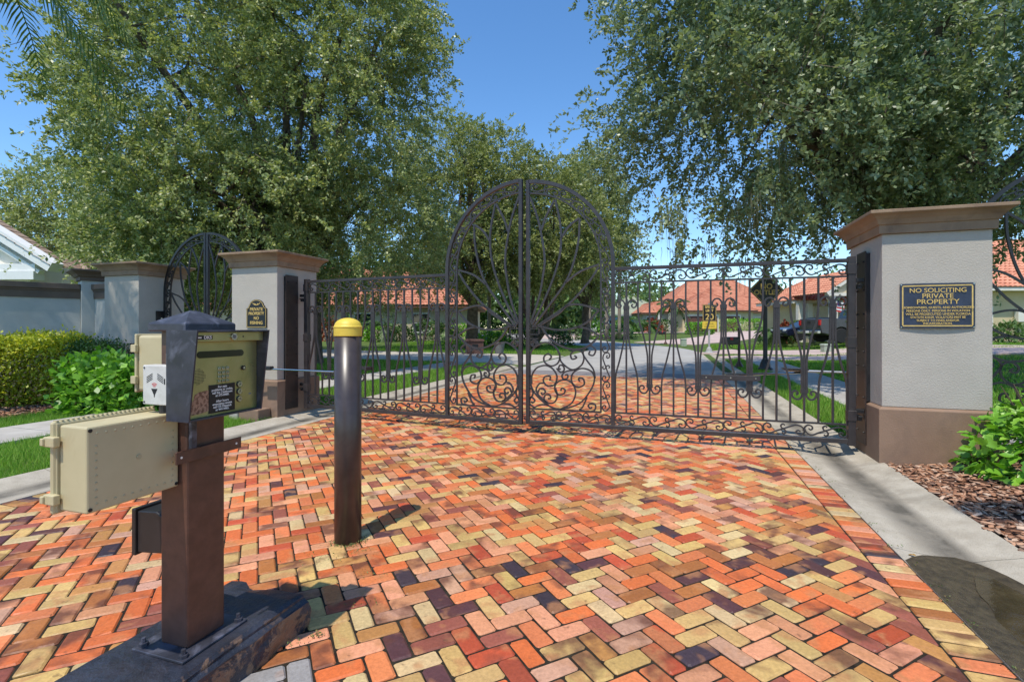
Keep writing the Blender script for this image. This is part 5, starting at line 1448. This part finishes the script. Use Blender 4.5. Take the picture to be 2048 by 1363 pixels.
def hip(parent, x0, x1, y0, y1, ze, zr, m, n=16, over=0.5, wave=0.0, fascia=M_fascia, wl=0.3, step=0.05):
    x0 -= over; x1 += over; y0 -= over; y1 += over
    hx, hy = (x1 - x0) / 2, (y1 - y0) / 2
    cx, cy = (x0 + x1) / 2, (y0 + y1) / 2
    if hx >= hy: r0, r1 = (cx - (hx - hy), cy, zr), (cx + (hx - hy), cy, zr)
    else: r0, r1 = (cx, cy - (hy - hx), zr), (cx, cy + (hy - hx), zr)
    a_, b_, c_, d_ = (x0, y0, ze), (x1, y0, ze), (x1, y1, ze), (x0, y1, ze)
    k = dict(wave=wave, wl=wl, step=step)
    if hx >= hy:
        roof_slope(a_, b_, r0, r1, n, m, parent, **k); roof_slope(b_, c_, r1, r1, n, m, parent, **k)
        roof_slope(c_, d_, r1, r0, n, m, parent, **k); roof_slope(d_, a_, r0, r0, n, m, parent, **k)
    else:
        roof_slope(a_, b_, r0, r0, n, m, parent, **k); roof_slope(b_, c_, r0, r1, n, m, parent, **k)
        roof_slope(c_, d_, r1, r1, n, m, parent, **k); roof_slope(d_, a_, r1, r0, n, m, parent, **k)
    MB().b(x0 + 0.03, x1 - 0.03, y0 + 0.03, y1 - 0.03, ze - 0.2, ze - 0.012).build('fascia', fascia, parent)
    mb = MB()
    V = [Vector(q) for q in (a_, b_, c_, d_)]
    up = Vector((0, 0, 0.06))
    for q, r_ in ((0, r0), (1, r1 if hx >= hy else r0), (2, r1), (3, r0 if hx >= hy else r1)):
        mb.tube([V[q] + up, Vector(r_) + up], 0.09, 6)
    if (Vector(r0) - Vector(r1)).length > 0.1: mb.tube([Vector(r0) + up, Vector(r1) + up], 0.10, 6)
    mb.build('ridge_caps', m, parent)
def window(parent, x, z, w, h, y, frame=M_cream, nx=2, nzz=2):
    f = MB()
    f.b(x - w / 2 - 0.09, x + w / 2 + 0.09, y - 0.06, y + 0.02, z - h / 2 - 0.12, z - h / 2).b(x - w / 2 - 0.09, x + w / 2 + 0.09, y - 0.06, y + 0.02, z + h / 2, z + h / 2 + 0.1)
    f.b(x - w / 2 - 0.09, x - w / 2, y - 0.06, y + 0.02, z - h / 2, z + h / 2).b(x + w / 2, x + w / 2 + 0.09, y - 0.06, y + 0.02, z - h / 2, z + h / 2)
    for i in range(1, nx): f.b(x - w / 2 + w * i / nx - 0.02, x - w / 2 + w * i / nx + 0.02, y - 0.045, y - 0.01, z - h / 2, z + h / 2)
    for i in range(1, nzz): f.b(x - w / 2, x + w / 2, y - 0.043, y - 0.012, z - h / 2 + h * i / nzz - 0.02, z - h / 2 + h * i / nzz + 0.02)
    o = f.build('window', frame, parent)
    MB().b(x - w / 2, x + w / 2, y - 0.008, y - 0.002, z - h / 2, z + h / 2).build('pane', M_glass, o)
def garage_door(parent, x0, x1, z0, z1, y, m=M_garage):
    d = MB().b(x0, x1, y - 0.02, y + 0.02, z0, z1).build('garage_door', m, parent)
    for i in range(4):
        za, zb = z0 + (z1 - z0) * i / 4, z0 + (z1 - z0) * (i + 1) / 4
        for j in range(max(2, int((x1 - x0) / 0.7))):
            nn = max(2, int((x1 - x0) / 0.7)); xa, xb = x0 + (x1 - x0) * j / nn, x0 + (x1 - x0) * (j + 1) / nn
            MB().b(xa + 0.07, xb - 0.07, y - 0.045, y - 0.0205, za + 0.06, zb - 0.06).build('panel', m, d)
    MB().b(x0 - 0.14, x0, y - 0.07, y + 0.02, z0, z1 + 0.16).b(x1, x1 + 0.14, y - 0.07, y + 0.02, z0, z1 + 0.16).b(x0, x1, y - 0.07, y + 0.02, z1, z1 + 0.16).build('door_frame', M_cream, parent)
def lantern(parent, x, y, z):
    MB().lathe([(0.02, 0.3), (0.1, 0.24), (0.12, 0.2), (0.08, -0.2), (0.02, -0.26)], 6, (x, y - 0.16, z)).b(x - 0.03, x + 0.03, y - 0.16, y, z + 0.18, z + 0.24).build('wall_lantern', M_black, parent)
# orange tiled house with the brown garage doors
g = 0.8
hA = thing('tiled_house', 'tan house with orange tiled hip roof and brown garage doors', 'house', (0, 0, g))
MB().b(23.6, 45, 79, 93, -0.9, 3.0).build('wall', M_tan2, hA)
MB().b(25.2, 35.6, 73.8, 78.99, -0.9, 3.0).build('wall', M_tan, hA)
hip(hA, 23.6, 45, 79, 93, 3.15, 8.7, M_tileO, 22)
MB().b(20.9, 23.59, 80, 90, -0.9, 2.9).build('wall', M_tan2, hA)
hip(hA, 20.9, 25.5, 80, 90, 3.0, 4.7, M_tileO, 8)
hip(hA, 25.2, 35.6, 73.8, 84, 3.16, 6.3, M_tileO, 16)
garage_door(hA, 25.7, 30.3, -0.1, 2.35, 73.78)
garage_door(hA, 31.2, 33.6, -0.1, 2.35, 73.78)
lantern(hA, 25.35, 73.8, 1.9); lantern(hA, 34.1, 73.8, 1.9)
window(hA, 38.5, 1.4, 1.6, 1.6, 79); window(hA, 22.2, 1.4, 1.2, 1.8, 80)
MB().b(36.4, 36.55, 78.85, 78.99, -0.2, 3.0).build('downpipe', M_fascia, hA)
for x in (22.6, 24.2): MB().b(x, x + 0.3, 77.2, 77.5, -0.2, 2.95).build('porch_column', M_cream, hA)
# blue house with sage roof
hB = thing('blue_house', 'pale blue house with sage green tiled roof left of the orange house', 'house', (0, 0, g))
MB().b(16.2, 27, 86, 96, -0.9, 2.75).build('wall', M_blue, hB)
MB().b(12.0, 16.19, 83.5, 92, -0.9, 2.75).build('wall', M_cream, hB)
hip(hB, 16.2, 27, 86, 96, 2.9, 6.3, M_tileG, 14, fascia=M_cream)
hip(hB, 12.0, 16.15, 83.5, 92, 2.85, 4.6, M_tileG, 9, fascia=M_cream)
window(hB, 23.0, 1.2, 1.4, 1.4, 86); window(hB, 19.5, 1.2, 1.2, 1.4, 86); lantern(hB, 16.9, 86, 1.6)
garage_door(hB, 12.5, 15.6, -0.1, 2.1, 83.48, M_white)
# tan house on the right with the truck in front of it
g = 0.52
hC = thing('tan_house', 'tan house with pink-orange tiled roofs and white portico behind the truck', 'house', (0, 0, g))
MB().b(21.6, 30, 38, 42.5, -0.9, 2.75).build('wall', M_tan, hC)
MB().b(26.0, 44, 30.5, 43, -0.9, 3.1).build('wall', M_tan, hC)
hip(hC, 21.6, 32, 38, 42.5, 2.9, 4.7, M_tileP, 14, 0.6, wave=0.05, fascia=M_cream)
hip(hC, 26.0, 44, 30.5, 43, 3.28, 7.2, M_tileP, 18, 0.7, wave=0.05, fascia=M_cream)
pt_ = MB().ext([(21.6, 3.2), (25.6, 3.2), (23.6, 4.55)], 33.8, 34.0).build('portico_gable', M_tan2, hC)
MB().bar([(21.2, 3.15), (23.6, 4.72), (26.0, 3.15)], 0.10, 0.16, 33.75).b(21.3, 25.9, 33.6, 34.05, 3.0, 3.2).build('gable_trim', M_cream, hC)
roof_slope((21.1, 33.6, 3.2), (21.1, 38.0, 3.2), (23.6, 33.6, 4.85), (23.6, 38.0, 4.85), 9, M_tileP, hC, wave=0.04)
roof_slope((26.1, 38.0, 3.2), (26.1, 33.6, 3.2), (23.6, 38.0, 4.85), (23.6, 33.6, 4.85), 9, M_tileP, hC, wave=0.04)
for x in (21.8, 25.4):
    MB().rect_stack(x - 0.2, x + 0.2, 33.75, 34.15, [(0.06, -0.2), (0.06, 0.2), (0, 0.22), (0, 2.7), (0.08, 2.8), (0.1, 2.99)]).build('porch_column', M_cream, hC)
MB().b(22.4, 25.3, 37.8, 37.99, 0, 2.5).build('entry_panel', M_cream, hC)
for x in (21.9, 21.2): MB().b(x, x + 0.35, 37.0, 37.35, -0.2, 2.7).build('porch_column', M_cream, hC)
window(hC, 28.4, 1.3, 1.6, 1.5, 30.5); window(hC, 34, 1.3, 1.8, 1.5, 30.5)
for x in (30.6, 31.7): MB().b(x, x + 0.7, 30.2, 30.49, 1.2, 2.0).build('meter_box', M_cream, hC, bevel=0.03)
MB().b(21.7, 25.9, 36.6, 36.9, -0.2, 0.6).build('planter_wall', M_tan2, hC)
# house at the left behind the oaks
g = 0.55
hD = thing('tiled_house', 'long cream house with orange tiled roof behind the left oaks', 'house', (0, 0, g))
MB().b(-27, -3.4, 42, 53, -0.9, 2.55).build('wall', M_tan2, hD)
hip(hD, -27, -3.4, 42, 53, 2.7, 6.4, M_tileO, 16, 0.6, wave=0.05)
for x in (-7.6, -12.5, -17, -22): window(hD, x, 1.25, 1.3, 1.5, 42, M_white)
# shingled house behind the left wall
g = 0.1
hE = thing('shingled_house', 'beige house with brown shingle roof and white gable trim behind the left wall', 'house', (0, 0, g))
MB().b(-32, -16.2, 19, 24, -0.3, 3.0).build('wall', mat('peach_stucco', (196, 170, 148), (204, 180, 158), 2, 0.9), hE)
MB().b(-24.4, -16.0, 16.6, 18.99, -0.3, 3.4).build('wall', M_cream, hE)
hip(hE, -32, -16.2, 19, 24, 3.15, 4.3, M_shingle, 26, 0.7, fascia=M_white, wave=0, step=0.03)
MB().ext([(-24.8, 3.4), (-15.6, 3.4), (-20.2, 6.2)], 16.7, 16.95).build('gable_wall', M_cream, hE)
MB().bar([(-25.3, 3.25), (-20.2, 6.42), (-15.1, 3.25)], 0.16, 0.22, 16.55).build('gable_trim', M_white, hE)
MB().bar([(-24.8, 3.10), (-20.2, 6.0), (-15.6, 3.10)], 0.06, 0.10, 16.58).build('gable_moulding', M_white, hE)
roof_slope((-25.3, 16.3, 3.3), (-25.3, 17.4, 3.3), (-20.2, 16.3, 6.5), (-20.2, 17.4, 6.5), 18, M_shingle, hE, step=0.03)
roof_slope((-15.1, 17.4, 3.3), (-15.1, 16.3, 3.3), (-20.2, 17.4, 6.5), (-20.2, 16.3, 6.5), 18, M_shingle, hE, step=0.03)
MB().b(-17.0, -15.7, 16.4, 16.8, 2.85, 3.12).b(-24.8, -15.7, 16.45, 16.62, 3.13, 3.36).build('cornice', M_white, hE)
MB().bar([(-16.6 + 0.75 * math.cos(q), 2.3 + 0.75 * math.sin(q)) for q in np.linspace(0, PI, 14)], 0.12, 0.12, 18.85).build('arched_surround', M_white, hE)

# ------------------------------------------------------------------ vehicles
M_truck = mat('truck_grey', (70, 72, 76), (80, 82, 86), 3, 0.28, 0.35, spec=0.6)
M_car = mat('car_dark', (28, 34, 52), (34, 40, 60), 3, 0.18, 0.2, spec=0.7)
M_tyre = mat('tyre', (26, 26, 27), (36, 36, 36), 12, 0.85)
M_chrome = mat('chrome', (196, 198, 200), rough=0.18, metal=1.0)
M_tail = mat('tail_lamp', (168, 24, 26), rough=0.2)
M_lens = mat('head_lamp', (206, 212, 216), rough=0.15)
def arch_profile(pts, arches, zb):
    """lower edge with wheel arches; pts: upper outline from front to rear"""
    out = []
    for (cx, r_) in arches:
        out += [(cx + r_ * math.cos(q), max(zb, 0.0) + 0.02 + r_ * math.sin(q) * 0.98) for q in np.linspace(PI, 0, 12)]
    return out
def wheel(t, x, y, r_, w):
    s = 1 if y > 0 else -1
    o = MB().lathe([(r_ * 0.62, -w / 2), (r_ * 0.93, -w / 2), (r_, -w * 0.36), (r_, w * 0.36), (r_ * 0.93, w / 2), (r_ * 0.62, w / 2)], 28).build('wheel', M_tyre, t, smooth=False)
    o.matrix_local = Matrix.Translation((x, y, r_)) @ Matrix.Rotation(-s * PI / 2, 4, 'X')
    MB().lathe([(r_ * 0.62, w * 0.3), (r_ * 0.62, w * 0.49), (r_ * 0.55, w * 0.47), (r_ * 0.5, w * 0.32), (0.01, w * 0.36)], 24).build('rim', M_chrome, o)
    for k in range(5):
        MB().b(-r_ * 0.06, r_ * 0.06, 0.06, r_ * 0.56, w * 0.36, w * 0.46, Matrix.Rotation(2 * PI * k / 5, 4, 'Z')).build('spoke', M_chrome, o)
def vehicle_truck(loc, rz):
    t = thing('pickup_truck', 'dark grey pickup truck parked on the right hand driveway', 'truck', loc, rz)
    lo = [(-2.85, 0.55)] + arch_profile(None, [(-1.75, 0.47)], 0.4) + arch_profile(None, [(1.95, 0.47)], 0.4) + [(2.85, 0.5), (2.95, 0.75), (2.9, 1.05), (2.5, 1.16), (1.35, 1.22), (-0.75, 1.24), (-0.8, 1.34), (-2.9, 1.36), (-2.93, 0.9)]
    MB().ext(lo, -0.99, 0.99).build('body', M_truck, t, bevel=0.035, seg=2)
    MB().b(-2.80, -0.85, -0.90, 0.90, 1.352, 1.366).build('bed_cover', M_black, t, bevel=0.01)
    cab = [[(-0.75, -0.93, 1.20), (1.45, -0.93, 1.20), (1.45, 0.93, 1.20), (-0.75, 0.93, 1.20)], [(-0.62, -0.86, 1.62), (0.92, -0.86, 1.62), (0.92, 0.86, 1.62), (-0.62, 0.86, 1.62)], [(-0.52, -0.76, 1.90), (0.42, -0.76, 1.90), (0.42, 0.76, 1.90), (-0.52, 0.76, 1.90)]]
    MB().loft(cab).build('cab', M_truck, t, bevel=0.05)
    for s in (-1, 1):
        for xa, xb in ((-0.62, 0.05), (0.12, 1.0)):
            yy = lambda z: s * (0.935 - (z - 1.2) * 0.215 + 0.012)
            MB().add([(xa, yy(1.26), 1.26), (xb, yy(1.26), 1.26), (xb - (0.45 if xb > 0.5 else 0), yy(1.80) - s * 0.02, 1.80), (xa + 0.08, yy(1.80) - s * 0.02, 1.80)], [(0, 1, 2, 3)]).build('side_window', M_glass, t)
        MB().b(-2.965, -2.80, s * 0.90 - 0.085, s * 0.90 + 0.085, 0.98, 1.28).build('tail_light', M_tail, t, bevel=0.015)
        MB().b(2.80, 2.97, s * 0.78 - 0.17, s * 0.78 + 0.17, 0.85, 1.08).build('headlight', M_lens, t, bevel=0.02)
        MB().b(0.85, 1.05, s * 1.07 - 0.1, s * 1.07 + 0.1, 1.25, 1.45).build('mirror', M_black, t, bevel=0.02)
        for x in (-1.75, 1.95): wheel(t, x, s * 0.86, 0.41, 0.27)
        for x in (0.0, -0.62): MB().b(x - 0.1, x + 0.06, s * 0.995 - 0.012, s * 0.995 + 0.012, 1.08, 1.11).build('door_handle', M_chrome, t)
    MB().add([(-0.66, -0.75, 1.38), (-0.66, 0.75, 1.38), (-0.585, 0.68, 1.78), (-0.585, -0.68, 1.78)], [(0, 1, 2, 3)]).build('rear_window', M_glass, t).location.x = -0.03
    MB().b(-2.95, -2.935, -0.70, 0.70, 0.86, 1.28).build('tailgate', M_truck, t, bevel=0.006)
    MB().b(-3.08, -2.90, -0.96, 0.96, 0.52, 0.70).build('rear_bumper', M_chrome, t, bevel=0.03)
    MB().b(-3.095, -3.085, -0.16, 0.16, 0.55, 0.68).build('number_plate', M_white, t)
    MB().b(-2.97, -2.953, -0.12, 0.12, 1.12, 1.19).build('tailgate_handle', M_black, t)
    return t
vehicle_truck((19.9, 28.6, 0.53), R(1.5))
def vehicle_car(loc, rz):
    t = thing('parked_car', 'dark blue car nosing out from behind the grey truck', 'car', loc, rz)
    lo = [(-2.25, 0.42)] + arch_profile(None, [(-1.4, 0.36)], 0.3) + arch_profile(None, [(1.45, 0.36)], 0.3) + [(2.2, 0.3), (2.32, 0.5), (2.28, 0.72), (1.9, 0.84), (1.0, 0.95), (-1.2, 0.99), (-2.2, 0.98), (-2.32, 0.75)]
    MB().ext(lo, -0.9, 0.9).build('body', M_car, t, bevel=0.06)
    MB().loft([[(-1.7, -0.82, 0.95), (1.15, -0.82, 0.93), (1.15, 0.82, 0.93), (-1.7, 0.82, 0.95)], [(-1.25, -0.68, 1.36), (0.25, -0.68, 1.40), (0.25, 0.68, 1.40), (-1.25, 0.68, 1.36)], [(-0.95, -0.6, 1.44), (-0.1, -0.6, 1.46), (-0.1, 0.6, 1.46), (-0.95, 0.6, 1.44)]]).build('greenhouse', M_glass, t, bevel=0.03)
    MB().b(-1.0, -0.05, -0.61, 0.61, 1.445, 1.475).build('roof', M_car, t, bevel=0.012)
    for s in (-1, 1):
        MB().b(2.02, 2.30, s * 0.66 - 0.17, s * 0.66 + 0.17, 0.60, 0.74).build('headlight', M_lens, t, bevel=0.03)
        MB().b(-2.34, -2.2, s * 0.68 - 0.18, s * 0.68 + 0.18, 0.72, 0.88).build('tail_light', M_tail, t, bevel=0.02)
        MB().b(0.75, 0.9, s * 0.98 - 0.08, s * 0.98 + 0.08, 0.95, 1.08).build('mirror', M_car, t, bevel=0.02)
        for x in (-1.4, 1.45): wheel(t, x, s * 0.79, 0.32, 0.2)
    for k in range(4): MB().b(2.29, 2.335, -0.42, 0.42, 0.50 + k * 0.055, 0.525 + k * 0.055).build('grille_bar', M_chrome, t)
    MB().b(2.30, 2.345, -0.6, 0.6, 0.30, 0.40).build('lower_intake', M_black, t)
    return t
vehicle_car((19.2, 31.9, 0.55), R(183))

# ------------------------------------------------------------------ street signs, mailboxes, small things
def face(t, z, y, parts): pass
ns = thing('street_sign', 'black diamond no outlet sign on a dark fluted post', 'sign', (7.85, 15.5, HW(7.85, 15.5)), R(-4))
MB().lathe([(0.21, -0.05), (0.21, 0.06), (0.17, 0.10), (0.14, 0.22), (0.10, 0.32), (0.075, 0.36), (0.065, 0.40), (0.06, 3.2), (0.075, 3.22), (0.05, 3.30), (0.0, 3.34)], 12).build('post', M_ironb, ns)
dm = lambda k: [(0, -k), (k, 0), (0, k), (-k, 0)]
MB().ext([(x, z + 2.48) for x, z in dm(0.53)], -0.085, -0.068).build('plate', M_black, ns, bevel=0.004, seg=1)
mb = MB().bar([(x, z + 2.48) for x, z in dm(0.485) + [(0, -0.485)]], 0.011, 0.001, -0.0865); mb.build('gold_border', M_gold, ns)
text('NO', 0.23, facing((0, -0.0865, 2.585), (0, -1, 0)), M_gold, ns, depth=0.001, bold=0.006)
text('OUTLET', 0.20, facing((0, -0.0865, 2.40), (0, -1, 0)), M_gold, ns, depth=0.001, bold=0.006)
sp = thing('street_sign', 'speed limit 20 sign with small yellow panel on a grey post', 'sign', (10.64, 27, HW(10.64, 27)), R(-6))
MB().lathe([(0.22, -0.05), (0.22, 0.05), (0.17, 0.10), (0.12, 0.26), (0.075, 0.32), (0.055, 0.36), (0.055, 2.7)], 12).build('post', mat('grey_post', (150, 150, 148), (164, 164, 162), 3, 0.6), sp)
MB().b(-0.36, 0.36, -0.085, -0.066, 1.72, 2.62).build('plate', M_black, sp, bevel=0.004, seg=1)
MB().bar([(-0.335, 1.745), (0.335, 1.745), (0.335, 2.595), (-0.335, 2.595), (-0.335, 1.745)], 0.014, 0.001, -0.0865).build('gold_border', M_gold, sp)
for tx, z, s in (('SPEED', 2.48, 0.17), ('LIMIT', 2.29, 0.17), ('20', 1.95, 0.44)): text(tx, s, facing((0, -0.0865, z), (0, -1, 0)), M_gold, sp, depth=0.001, bold=0.008)
MB().b(-0.37, 0.37, -0.085, -0.066, 1.32, 1.70).build('yellow_panel', M_yel, sp, bevel=0.004, seg=1)
text('24 HOUR', 0.10, facing((0, -0.0865, 1.58), (0, -1, 0)), M_ink, sp, depth=0.001)
text('SURVEILLANCE', 0.08, facing((0, -0.0865, 1.44), (0, -1, 0)), M_ink, sp, depth=0.001)
def mailbox(label, loc, rz, m, side=-1):
    t = thing('mailbox', label, 'mailbox', loc, rz)
    MB().lathe([(0.15, -0.05), (0.15, 0.05), (0.12, 0.1), (0.06, 0.2), (0.045, 0.24), (0.045, 1.28), (0.06, 1.3), (0.05, 1.34), (0.0, 1.40)], 10).build('post', M_post, t)
    pf = [(-0.11, 0), (0.11, 0), (0.11, 0.13)] + [(0.11 * math.cos(q), 0.13 + 0.11 * math.sin(q)) for q in np.linspace(0.2, PI - 0.2, 8)] + [(-0.11, 0.13)]
    b = MB(); b.loft([[(x, y, 0.82 + z) for y, z in pf] for x in (side * 0.06, side * 0.56)]); bx = b.build('box', m, t, bevel=0.004, seg=1)
    MB().b(min(side * 0.56, side * 0.575), max(side * 0.56, side * 0.575), -0.105, 0.105, 0.825, 1.05).build('door', m, t)
    MB().b(side * 0.30 - 0.05, side * 0.30 + 0.05, -0.118, -0.111, 0.95, 1.04).build('flag', M_red, t)
    MB().bar(cr([(side * 0.05, 0.62), (side * 0.22, 0.66), (side * 0.34, 0.76), (side * 0.26, 0.80), (side * 0.22, 0.74)], 4), 0.012, 0.012).build('bracket', M_post, t)
    MB().b(min(side * .04, side * .56), max(side * .04, side * .56), -0.03, 0.03, 0.79, 0.82).build('arm', M_post, t)
    return t
mailbox('dark bronze mailbox on a post left of the no outlet sign', (7.72, 17.0, HW(7.72, 17)), 0, mat('mailbox_bronze', (74, 66, 52), (88, 80, 64), 5, 0.5))
mailbox('small mailbox by the far driveway under the feathery palm', (12.9, 42.0, HW(12.9, 42)), 0, M_ironb)
bm_ = thing('brick_mailbox', 'low dark brick mailbox pillar on the lawn by the thick oak', 'mailbox', (-1.9, 25.4, HW(-1.9, 25.4)), R(12))
MB().rect_stack(-0.42, 0.42, -0.22, 0.22, [(0, -0.1), (0, 0.62), (0.04, 0.64), (0.04, 0.72), (0, 0.74)]).build('body', mat('dark_brick', (84, 60, 54), (104, 78, 70), 9, 0.9, bs=0.6, bscale=14, bdist=0.02), bm_)
MB().b(-0.15, 0.15, -0.24, -0.221, 0.25, 0.5).build('door', M_black, bm_)
pt = thing('planter_pot', 'grey pot on the lawn beside the brick mailbox', 'pot', (-0.65, 25.6, HW(-0.65, 25.6)))
MB().lathe([(0.2, -0.03), (0.28, 0.5), (0.3, 0.52), (0.3, 0.58), (0.25, 0.58), (0.24, 0.5), (0.0, 0.48)], 16).build('bowl', mat('grey_pot', (96, 98, 98), (112, 114, 114), 5, 0.7), pt)
for lab, x, y, w, h, d in (('pale green utility box on the lawn in front of the truck', 15.6, 24.8, 0.42, 0.42, 0.34), ('small grey utility box by the far lawn corner', 13.2, 38.5, 0.4, 0.55, 0.3)):
    t = thing('utility_cabinet', lab, 'utility box', (x, y, HW(x, y)))
    MB().b(-w / 2, w / 2, -d / 2, d / 2, -0.1, h - 0.08).build('cabinet', mat('utility_green', (158, 168, 150), (168, 178, 160), 4, 0.6), t, bevel=0.02)
    MB().rect_stack(-w / 2, w / 2, -d / 2, d / 2, [(0.02, h - 0.08), (0.02, h - 0.03), (-0.03, h)]).build('lid', MATS['utility_green'], t)
    MB().b(-w / 2 + 0.06, w / 2 - 0.06, -d / 2 - 0.008, -d / 2 + 0.01, 0.08, h - 0.14).build('door', MATS['utility_green'], t)
# small flag by the portico
fl = thing('flag', 'small striped flag on a short pole by the white portico', 'flag', (21.9, 33.4, 0.52 + 2.3))
MB().tube([(0, 0.3, -0.3), (-0.5, -0.5, 0.5)], 0.015, 6).build('pole', M_white, fl)
for k in range(7):
    MB().add([(-0.42 - k * 0.012, -0.40, 0.40 - k * 0.11), (-0.42 - k * 0.012, -0.40, 0.29 - k * 0.11), (0.1 - k * 0.012, -0.36, 0.20 - k * 0.11), (0.1 - k * 0.012, -0.36, 0.31 - k * 0.11)], [(0, 1, 2, 3)]).build('stripe', M_red if k % 2 == 0 else M_white, fl)
MB().add([(-0.43, -0.412, 0.40), (-0.43, -0.412, 0.02), (-0.22, -0.397, -0.02), (-0.22, -0.397, 0.36)], [(0, 1, 2, 3)]).build('canton', mat('flag_blue', (44, 54, 110), rough=0.8), fl)

# shrubs by the houses
L_red = leafmat('red_leaves', [(150, 66, 44), (120, 50, 40), (176, 92, 56), (90, 60, 40)], 0.5, 0.3)
def hedge_at(label, x, y, sx, sy, sz, lm, n, ll, seed, rz=0, name='clipped_hedge'):
    shrub(name, label, (x, y, HW(x, y)), rz, box_shape(sx, sy, sz, 0.25, 0.06), n, ll, lm, (sx, sy, sz), seed, jit=0.06)
def bush_at(label, x, y, rx, ry, rz_, lm, n, ll, seed, name='garden_shrub'):
    shrub(name, label, (x, y, HW(x, y)), 0, dome_shape(rx, ry, rz_), n, ll, lm, (rx, ry, rz_), seed, cat='shrub', jit=0.06)
hedge_at('clipped square hedge in front of the brown garage', 22.0, 58.5, 2.7, 2.0, 1.15, L_lime, 1500, 0.22, 101)
hedge_at('long clipped hedge beside the right of the orange house', 27.7, 60.0, 5.0, 1.5, 1.4, L_lime, 2200, 0.17, 102)
hedge_at('low hedge in front of the red-leaved plant', 19.4, 36.6, 2.4, 0.8, 0.6, L_hedge, 1200, 0.13, 103)
bush_at('red-leaved plant left of the portico columns', 20.5, 37.6, 0.6, 0.6, 1.7, L_red, 800, 0.24, 104)
bush_at('yellow-green shrubs in front of the blue house', 17.5, 78, 2.4, 1.5, 1.7, L_lime, 600, 0.4, 105)
bush_at('green shrub right of the yellow shrubs by the blue house', 21.5, 77, 2.0, 1.5, 1.5, L_hedge, 600, 0.4, 106)
bush_at('reddish shrub by the low palm clump', 19.3, 68, 1.2, 1.0, 2.0, L_red, 400, 0.36, 107)
hedge_at('dark clipped hedge left of the garage wall', 21.0, 71, 4.6, 1.5, 1.6, L_hedge, 900, 0.28, 108)
bush_at('yellow-green shrub behind the brick mailbox', -1.5, 33.0, 1.5, 1.0, 1.1, L_lime, 900, 0.2, 109)
bush_at('round dark bush at the lawn edge right of the gate centre', 3.5, 36.0, 0.85, 0.8, 1.3, L_hedge, 700, 0.17, 110)
bush_at('dark bush under the multi-stemmed tree', 0.3, 34.2, 1.5, 1.0, 1.7, L_hedge, 900, 0.19, 111)
for i, (x, y, r_, h, lm, lab) in enumerate(((-14.4, 39.5, 0.9, 2.2, L_red, 'dark red plant by the house wall left of the bollard'), (-12.6, 39.6, 1.2, 1.9, L_lime, 'light green shrub by the house wall right of the bollard cap'), (-10.6, 39.4, 1.1, 1.5, L_lime, 'lime shrub under the left house eave'),
     (-8.8, 39.6, 1.2, 1.4, L_hedge, 'dark shrub below the left house window'), (-6.6, 39.4, 1.4, 1.9, L_hedge, 'tall dark shrub right of the left house window'), (-4.2, 39.0, 1.3, 1.5, L_lime, 'light shrub at the right end of the left house'),
     (8.5, 50.5, 1.8, 1.9, L_lime, 'light shrub among the palm trunks'), (11.0, 51.5, 1.7, 1.6, L_hedge, 'dark shrub among the palm trunks'), (6.0, 48.5, 1.6, 1.8, L_hedge, 'dark green shrub left of the palm trunks'), (27.2, 27.3, 1.1, 1.2, L_far, 'spiky grass clump by the tan wall right of the plaque pillar'))):
    bush_at(lab, x, y, r_, r_ * 0.8, h, lm, 700, 0.22, 120 + i)
